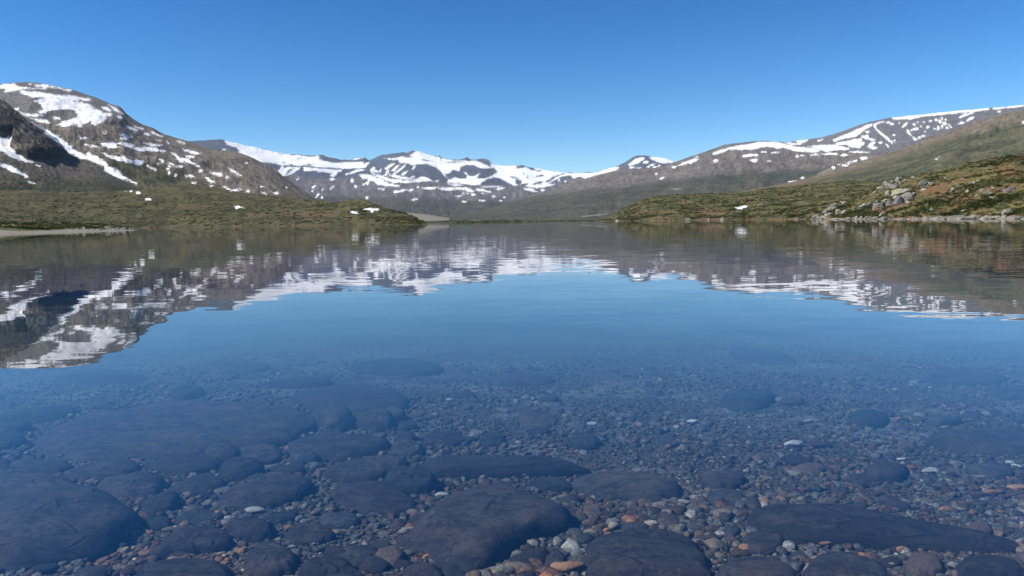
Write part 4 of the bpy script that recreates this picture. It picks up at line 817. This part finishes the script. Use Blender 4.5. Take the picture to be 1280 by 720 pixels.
for k, (t, cx, cy, w_, h_, mk, lab) in enumerate(PEB):
    c = tp(t, [(cx, cy)])[0]; kx = T[t][2]
    zb = -0.4
    for _ in range(4):
        p = on_plane(c[0], c[1], zb); zb = float(bedn(p[0:1], p[1:2])[0])+0.012
    dist = np.linalg.norm(p-np.array([0, 0, HC]))
    rw = w_/kx/F*dist/2; rd = max(rw*0.55, h_/kx/F*dist/2*1.1)
    V = pebble_verts(ICO3, 900+k, 7, 0.07)*np.array([rw*1.1, rd, min(rw, rd)*0.62])
    o = mesh_obj('pebble', V, ICOF3, PM[mk]); o.location = (p[0], p[1], zb+min(rw, rd)*0.3)
    o.rotation_euler = (0, 0, random.uniform(-.25, .25)); tag(o, lab, 'pebble')

# ------------------------------------------------------------------ shore boulders
def hill_point(name, u, v):
    M = MESH[name]; k = M['front']
    d2 = (M['U']-u)**2+((M['W']-v)*1.2)**2 + np.where(k, 0, 1e6)
    c = np.argsort(d2)[:6]; c = c[np.argmin(M['D'][c])]
    return M['V'][c]
def boulder(hill, t, cx, cy, w_, h_, mat, lab, k, cut=9):
    c = tp(t, [(cx, cy)])[0]; kx = T[t][2]
    base = c+np.array([0, h_/kx*0.35])
    p = hill_point(hill, base[0], base[1]); dist = np.linalg.norm(p-np.array([0, 0, HC]))
    rw = w_/kx/F*dist/2; rh = h_/kx/F*dist/2
    V = pebble_verts(ICO4, 2000+k, cut+7, 0.10, 1.0)
    w3 = V*2.7
    V = V*(1+0.10*fbm(w3[:, 0]+w3[:, 2]*.7+k, w3[:, 1]-w3[:, 2]*.4, 5, 0.6, True, k))[:, None]
    if mat in (M_GREYB, M_DARKB, M_YEL) or w_*h_ > 6000: rw *= 1.18; rh *= 1.15
    V = V*np.array([rw*1.12, rw*0.8, rh*1.5])
    o = mesh_obj('boulder', V, ICOF4, mat); o.location = (p[0], p[1], max(p[2], -0.3)+rh*0.02)
    o.rotation_euler = (0, random.uniform(-.2, .2), random.uniform(-.5, .5)); return tag(o, lab, 'boulder')
BL = [
 ('U5',350,500,74,66,'L','largest pale tan boulder above the left tip of the knoll shore'),('U5',275,545,62,48,'L','pale boulder between the tan boulder and the water at the knoll tip'),('U5',200,578,96,46,'L','wide pale boulder at the waterline by the knoll tip'),
 ('U5',425,518,82,62,'L','tan boulder right of the largest tan boulder near the knoll tip'),('U5',85,565,90,60,'G','dark grey wedge of rock forming the very tip of the knoll'),('U5',140,590,60,36,'G','grey rock at the waterline just right of the tip wedge'),
 ('U5',480,583,110,34,'L','long flat pale waterline rock left of two square rocks'),('U5',574,575,42,46,'L','square pale waterline rock right of the long flat one'),('U5',636,580,72,40,'L','rounded pale waterline rock below the rust heath'),
 ('U5',694,572,50,42,'G','grey waterline rock right of the rounded pale one'),('U5',738,578,52,38,'L','small pale waterline rock under the outcrop'),('U5',792,580,84,44,'L','broad pale waterline rock under the outcrop'),
 ('U5',868,545,74,44,'L','pale rock leaning above the waterline, under the violet crag'),('U5',905,515,50,36,'L','tan rock on the rust heath under the violet crag'),('U5',925,582,110,44,'G','grey slab sloping into the water under the crag'),('U5',330,592,100,22,'L','thin pale ledge at the waterline under the tan boulders'),
 ('U5',665,450,135,92,'L','pale standing block at the left of the outcrop'),('U5',800,432,95,95,'G','grey block second from the left in the outcrop'),('U5',880,430,80,110,'G','tall grey pillar in the middle of the outcrop'),('U5',950,400,64,115,'G','narrow grey pillar left of the violet crag'),
 ('U5',1060,375,125,110,'D','dark violet crag in the outcrop'),('U5',1150,335,135,100,'G','grey crag at the right end of the outcrop'),('U5',1040,280,120,85,'Y','yellow lichen covered rock on top of the outcrop'),('U5',940,282,74,60,'L','pale rock left of the yellow lichen rock'),
 ('U5',1160,262,125,62,'L','pale flat block right of the yellow lichen rock'),('U5',1232,305,60,74,'L','tan rock at the right edge of the outcrop'),('U5',862,225,54,52,'L','mottled rock on the slope left above the outcrop'),('U5',935,176,62,38,'L','pale rock on the skyline side above the outcrop'),
 ('U5',992,152,34,32,'L','small pale rock between two bigger rocks above the outcrop'),('U5',1060,130,62,42,'L','pale rounded rock on the knoll skyline, left one'),('U5',1240,103,52,26,'L','pale flat rock on the knoll skyline, right one'),('U5',1138,132,42,22,'L','small rock between the two skyline rocks'),
 ('U5',790,280,66,42,'L','pale rock alone on the grass left of the outcrop'),('U5',822,385,74,32,'L','pale flat rock topping the grey block of the outcrop'),('U5',1010,205,86,80,'G','grey rubble rock behind the yellow lichen rock'),('U5',1090,460,76,26,'L','low tan ledge under the violet crag'),
 ('U5',330,425,90,40,'G','grey scree rock on the slope above the tan boulders'),('U5',400,390,50,26,'G','smaller scree rock higher above the tan boulders'),
 ('U6',385,355,56,48,'L','round pale boulder alone in the middle of the knoll'),('U6',190,290,36,27,'L','small pale rock under the dark green shrub band'),('U6',95,288,95,64,'G','grey mottled rock mass under the dark green shrub band'),('U6',105,345,52,26,'L','pale ledge below the grey mottled rock mass'),
 ('U6',578,285,34,26,'L','right one of two small pale rocks high on the knoll'),('U6',546,290,28,22,'L','left one of two small pale rocks high on the knoll'),('U6',652,350,32,30,'L','small pale rock above the orange heath patch'),('U6',715,360,54,36,'L','wide pale rock right of the orange heath patch'),
 ('U6',730,432,36,32,'L','pale stone in the green shrubs of the lower knoll'),('U6',935,338,64,56,'G','grey rock near the right edge of the knoll'),('U6',885,358,60,30,'G','low grey rock left of the right edge rock'),('U6',190,536,46,42,'G','greyish rock standing in shrubs near the shore'),
 ('U6',470,545,42,26,'L','pale pointed stone above the large flat shore slab'),('U6',375,570,22,20,'W','small white stone at the left end of the large flat shore slab'),('U6',432,598,190,56,'G','large flat pale grey slab lying at the shore'),('U6',575,603,100,44,'G','lower grey slab joined to the large flat shore slab'),
 ('U6',915,556,98,70,'L','big pale boulder standing at the waterline near the right edge'),('U6',700,611,104,26,'L','long low shore stone between the flat slab and the big boulder'),('U6',792,609,80,26,'L','low shore stone just left of the big waterline boulder'),
 ('U6',240,612,84,28,'L','flat shore stone left of the large flat slab'),('U6',130,613,64,28,'L','flat shore stone second from the left end of the stone row'),('U6',70,616,32,22,'L','smallest shore stone of the row left of the flat slab'),('U6',312,610,44,26,'L','shore stone touching the left end of the large flat slab'),
 ('U6',1000,609,90,22,'L','flat shore stone at the right edge beyond the big boulder'),
]
BM = dict(L=M_LICH, G=M_GREYB, D=M_DARKB, Y=M_YEL, W=M_WHITE)
for k, (t, cx, cy, w_, h_, mk, lab) in enumerate(BL):
    boulder('rocky_knoll', t, cx, cy, w_, h_, BM[mk], lab, k)
def rubble(hill, t, poly, n, r0, r1, mats, lab, grp, seed):
    rng = random.Random(seed); P = tp(t, poly); lo = P.min(0); hi = P.max(0); k = 0; protos = {}
    while k < n:
        q = (rng.uniform(lo[0], hi[0]), rng.uniform(lo[1], hi[1]))
        if sdist(P, np.array([q[0]]), np.array([q[1]]))[0] < 0: continue
        p = hill_point(hill, *q); mk = rng.choice(mats); key = (mk, k % 5)
        if key not in protos:
            V = pebble_verts(ICO4, 3000+seed*17+k, 15, 0.12, 1.0); w3 = V*2.7
            V = V*(1+0.12*fbm(w3[:, 0]+w3[:, 2]*.7+k, w3[:, 1]-w3[:, 2]*.4, 5, 0.6, True, k))[:, None]
            protos[key] = mesh_obj('boulder', V, ICOF4, BM[mk], link=False).data
        o = bpy.data.objects.new('boulder', protos[key]); COL.objects.link(o)
        r = r0+(r1-r0)*rng.random()**2
        o.scale = (r*rng.uniform(1, 1.5), r, r*rng.uniform(.6, 1.1)); o.location = (p[0], p[1], p[2]+r*0.15)
        o.rotation_euler = (rng.uniform(-.3, .3), rng.uniform(-.3, .3), rng.uniform(0, 6.3))
        tag(o, lab, 'boulder', grp); k += 1
rubble('rocky_knoll', 'U5', [(640,470),(760,410),(880,330),(960,260),(1160,220),(1250,260),(1220,340),(1180,410),(1060,440),(900,460),(760,475)], 34, .5, 1.5, 'GLGD', 'grey rubble stone wedged between the blocks of the knoll outcrop', 'rubble stones of the outcrop', 1)
rubble('rocky_knoll', 'U5', [(40,598),(120,555),(260,470),(420,385),(440,410),(330,490),(250,560),(200,598)], 34, .6, 1.9, 'GLG', 'grey scree stone on the tip of the rocky knoll', 'scree stones at the knoll tip', 2)
rubble('rocky_knoll', 'U5', [(840,240),(930,160),(1080,115),(1110,200),(960,240)], 22, .6, 1.6, 'GL', 'small grey rubble stone above the outcrop near the knoll skyline', 'rubble stones above the outcrop', 3)
rubble('rocky_knoll', 'U6', [(50,300),(100,265),(160,290),(150,340),(80,350)], 12, .6, 1.6, 'GL', 'mottled grey stone under the dark green shrub band', 'stones under the shrub band', 4)
rubble('rocky_knoll', 'U6', [(0,606),(330,604),(600,600),(860,602),(1000,602),(1000,622),(0,622)], 24, .3, .8, 'LLG', 'small pale stone in the long row of stones at the knoll waterline', 'waterline stones of the knoll', 5)
rubble('rocky_knoll', 'U5', [(120,598),(480,592),(900,596),(1280,600),(1280,610),(120,612)], 22, .3, .9, 'LGL', 'small shore stone below the outcrop at the knoll waterline', 'waterline stones below the outcrop', 6)
rubble('rocky_knoll', 'U6', [(300,240),(700,260),(1000,300),(1000,420),(600,440),(200,420)], 26, .3, .9, 'LLG', 'little pale stone half hidden in the heath of the knoll', 'stones in the knoll heath', 7)
rubble('grassy_shore', 'L', [(560,352),(1050,350),(1060,362),(560,366)], 22, .3, .7, 'L', 'small pale stone strewn along the gravel spit of the left shore', 'stones on the left gravel spit', 8)
LB = [(685,315,34,22,'upper pale boulder on the grassy left shore'),(712,326,26,18,'pale boulder beside the upper one on the left shore'),(480,316,16,10,'small pale stone in the grass of the left shore'),(868,349,44,22,'pale stone behind the left gravel spit'),
      (1002,355,54,22,'largest pale stone near the tip of the left gravel spit'),(1048,356,18,26,'last pale stone at the tip of the left gravel spit'),(932,357,42,16,'low pale stone midway on the left gravel spit'),(800,360,26,14,'small pale stone on the beach under the upper boulders'),(748,361,24,14,'small pale stone on the beach left of the spit stones')]
for k, (cx, cy, w_, h_, lab) in enumerate(LB):
    boulder('grassy_shore', 'L', cx, cy, w_, h_, M_LICH, lab, 300+k)
boulder('right_low_hill', 'T8', 890, 680, 50, 24, M_WHITE, 'white block at the waterline by the left tip of the low right hill', 400)
for k, (u, v, w_, lab) in enumerate([(860,273.4,8,'pale stone on the shore of the low right hill, left one'),(886,273.2,6,'pale stone on the shore of the low right hill, middle one'),(905,273,9,'pale stone on the shore of the low right hill, right one'),(996,272.3,8,'pale stone at the low shore just left of the rocky knoll')]):
    boulder('right_low_hill', 'P', u, v, w_, 2.6, M_LICH, lab, 410+k)

# ------------------------------------------------------------------ shrubs
def leaves_mat(name):
    s = NT(name)
    c = s.attr('tint').outputs['Vector']
    b = s.n('BsdfDiffuse', {'Color': c}); t = s.n('BsdfTranslucent', {'Color': c})
    return s.surf(s.n('MixShader', {0: 0.25, 1: b.outputs[0], 2: t.outputs[0]}))
M_LEAF = leaves_mat('shrub_leaves')
def clumps(name, pos, rad, hgt, col, nl, leaf, kindlabel=None):
    N = len(pos)
    th = RS.rand(N, nl)*6.283; rr = RS.rand(N, nl)**0.55; zz = RS.rand(N, nl)
    shell = np.sqrt(np.clip(1-rr**2, 0, 1))
    c = np.stack([rr*np.cos(th)*rad[:, None], rr*np.sin(th)*rad[:, None], hgt[:, None]*(0.15+0.85*shell*(0.45+0.55*zz))], -1) + pos[:, None, :]
    a = RS.normal(size=(N, nl, 3)); a /= np.linalg.norm(a, axis=-1, keepdims=True)
    b = np.cross(a, RS.normal(size=(N, nl, 3))); b /= np.linalg.norm(b, axis=-1, keepdims=True)
    L = (leaf*rad)[:, None, None]*RS.uniform(.7, 1.3, (N, nl, 1))
    V = np.stack([c-a*L*.6, c+b*L*.5, c+a*L*.7, c-b*L*.5], 2).reshape(-1, 3)
    Fc = np.arange(len(V)).reshape(-1, 4)
    cc = np.repeat(np.repeat(col, nl, 0)*RS.uniform(.75, 1.3, (N*nl, 1)), 4, 0)
    return mesh_obj(name, V, Fc, M_LEAF, False, {'tint': cc})
SH = np.array([(0.040,0.050,0.015),(0.062,0.070,0.022),(0.10,0.10,0.036),(0.125,0.13,0.06),(0.12,0.08,0.035)])
def shrub_field(hill, N, r0, r1, hr, cond, nl, seed, pw=(.3,.27,.2,.13,.1)):
    M = MESH[hill]; k = np.where(M['front'] & (M['V'][:, 2] > 0.35) & (M['at']['snow'] < -0.5) & (M['at']['bare'] < 0.3) & (M['U'] > -190) & (M['U'] < 1470) & cond(M['U'], M['W']))[0]
    den = sst(-0.12, 0.22, fbm(M['V'][k, 0]/22, M['V'][k, 1]/22, 3, .5, False, seed))+0.05
    pr = den/den.sum(); c = RS.choice(k, N, p=pr)
    pos = M['V'][c]+RS.normal(size=(N, 3))*np.array([.5, .9, 0])
    rad = r0+(r1-r0)*RS.rand(N)**2
    sel = (vnoise(pos[:, 0]/14+3, pos[:, 1]/14)*1.6+0.5+RS.normal(size=N)*.16)
    idx = np.clip((np.argsort(np.argsort(sel))/N), 0, .999); cum = np.cumsum(pw); ci = np.searchsorted(cum/cum[-1], idx)
    return clumps('shrubs', pos, rad, rad*hr, SH[np.clip(ci, 0, 4)]*RS.uniform(.8, 1.2, (N, 1)), nl, 0.42)
tag(shrub_field('rocky_knoll', 6500, .3, 1.15, .5, lambda U, V: U > 1000, 40, 3), kind='stuff')
tag(shrub_field('right_low_hill', 5000, .5, 1.6, .45, lambda U, V: U < 1140, 26, 6), kind='stuff')
tag(shrub_field('grassy_shore', 1500, .4, 1.2, .5, lambda U, V: U < 170, 26, 5, (.15,.35,.4,.1,.0)), kind='stuff')
tag(shrub_field('left_shore_hill', 3000, .5, 1.6, .4, lambda U, V: (V > 243), 20, 9), kind='stuff')
# far birch wood along the head of the lake
N = 900
u = np.where(RS.rand(N) < 0.75, 545+110*RS.rand(N)**1.3, RS.uniform(640, 770, N)); dist = RS.uniform(1010, 1120, N)
d = ray(u, H(u)); az = np.arctan2(d[:, 0], d[:, 1])
px = dist*np.sin(az); py = dist*np.cos(az)
pos = np.stack([px, py, 0.2+0*px], 1)
tag(clumps('birch_wood', pos, RS.uniform(1.0, 2.6, N), RS.uniform(.8, 3.0, N)*np.where(u < 650, 1.0, .45), SH[RS.randint(0, 4, N)]*1.3, 26, .4), kind='stuff')

# ------------------------------------------------------------------ haze
s = NT('mountain_air')
pv = s.n('VolumePrincipled', {'Color': (0.62, 0.80, 1.0, 1), 'Density': 2.2e-5, 'Anisotropy': 0.0})
s.t.links.new(pv.outputs[0], s.out.inputs['Volume'])
tag(box('haze', -11000, 11000, -800, 14500, -13.0, max(float(v['V'][:, 2].max()) for v in MESH.values())+15, s.m), kind='stuff')

# ------------------------------------------------------------------ light
SUN_AZ = -104; SUN_EL = 46     # azimuth from the view direction (+Y), negative to the left
w = bpy.data.worlds.new('World'); S.world = w; w.use_nodes = True
nt = w.node_tree; nt.nodes.clear()
out = nt.nodes.new('ShaderNodeOutputWorld'); bg = nt.nodes.new('ShaderNodeBackground'); sky = nt.nodes.new('ShaderNodeTexSky')
sky.sky_type = 'NISHITA'; sky.sun_disc = False; sky.sun_elevation = R(SUN_EL); sky.sun_rotation = R(SUN_AZ)
sky.altitude = 1500; sky.air_density = 1.0; sky.dust_density = 0.0; sky.ozone_density = 3.0
hs = nt.nodes.new('ShaderNodeHueSaturation'); hs.inputs['Saturation'].default_value = 1.22
gm = nt.nodes.new('ShaderNodeGamma'); gm.inputs[1].default_value = 1.35
nt.links.new(sky.outputs[0], gm.inputs[0]); nt.links.new(gm.outputs[0], hs.inputs['Color']); nt.links.new(hs.outputs[0], bg.inputs[0]); nt.links.new(bg.outputs[0], out.inputs[0])
bg.inputs[1].default_value = 0.052
sl = bpy.data.lights.new('sun', 'SUN'); sl.energy = 4.8; sl.angle = R(0.5); sl.color = (1.0, 0.94, 0.84)
so = bpy.data.objects.new('sun', sl); COL.objects.link(so)
dv = Vector((math.sin(R(SUN_AZ))*math.cos(R(SUN_EL)), math.cos(R(SUN_AZ))*math.cos(R(SUN_EL)), math.sin(R(SUN_EL))))
so.rotation_euler = dv.to_track_quat('Z', 'Y').to_euler()
S.view_settings.view_transform = 'Standard'; S.view_settings.look = 'None'; S.view_settings.gamma = 1; S.view_settings.exposure = 0.55
S.view_settings.use_curve_mapping = False
S.cycles.max_bounces = 8; S.cycles.transparent_max_bounces = 12; S.cycles.volume_bounces = 1; S.cycles.glossy_bounces = 4
S.cycles.caustics_reflective = False
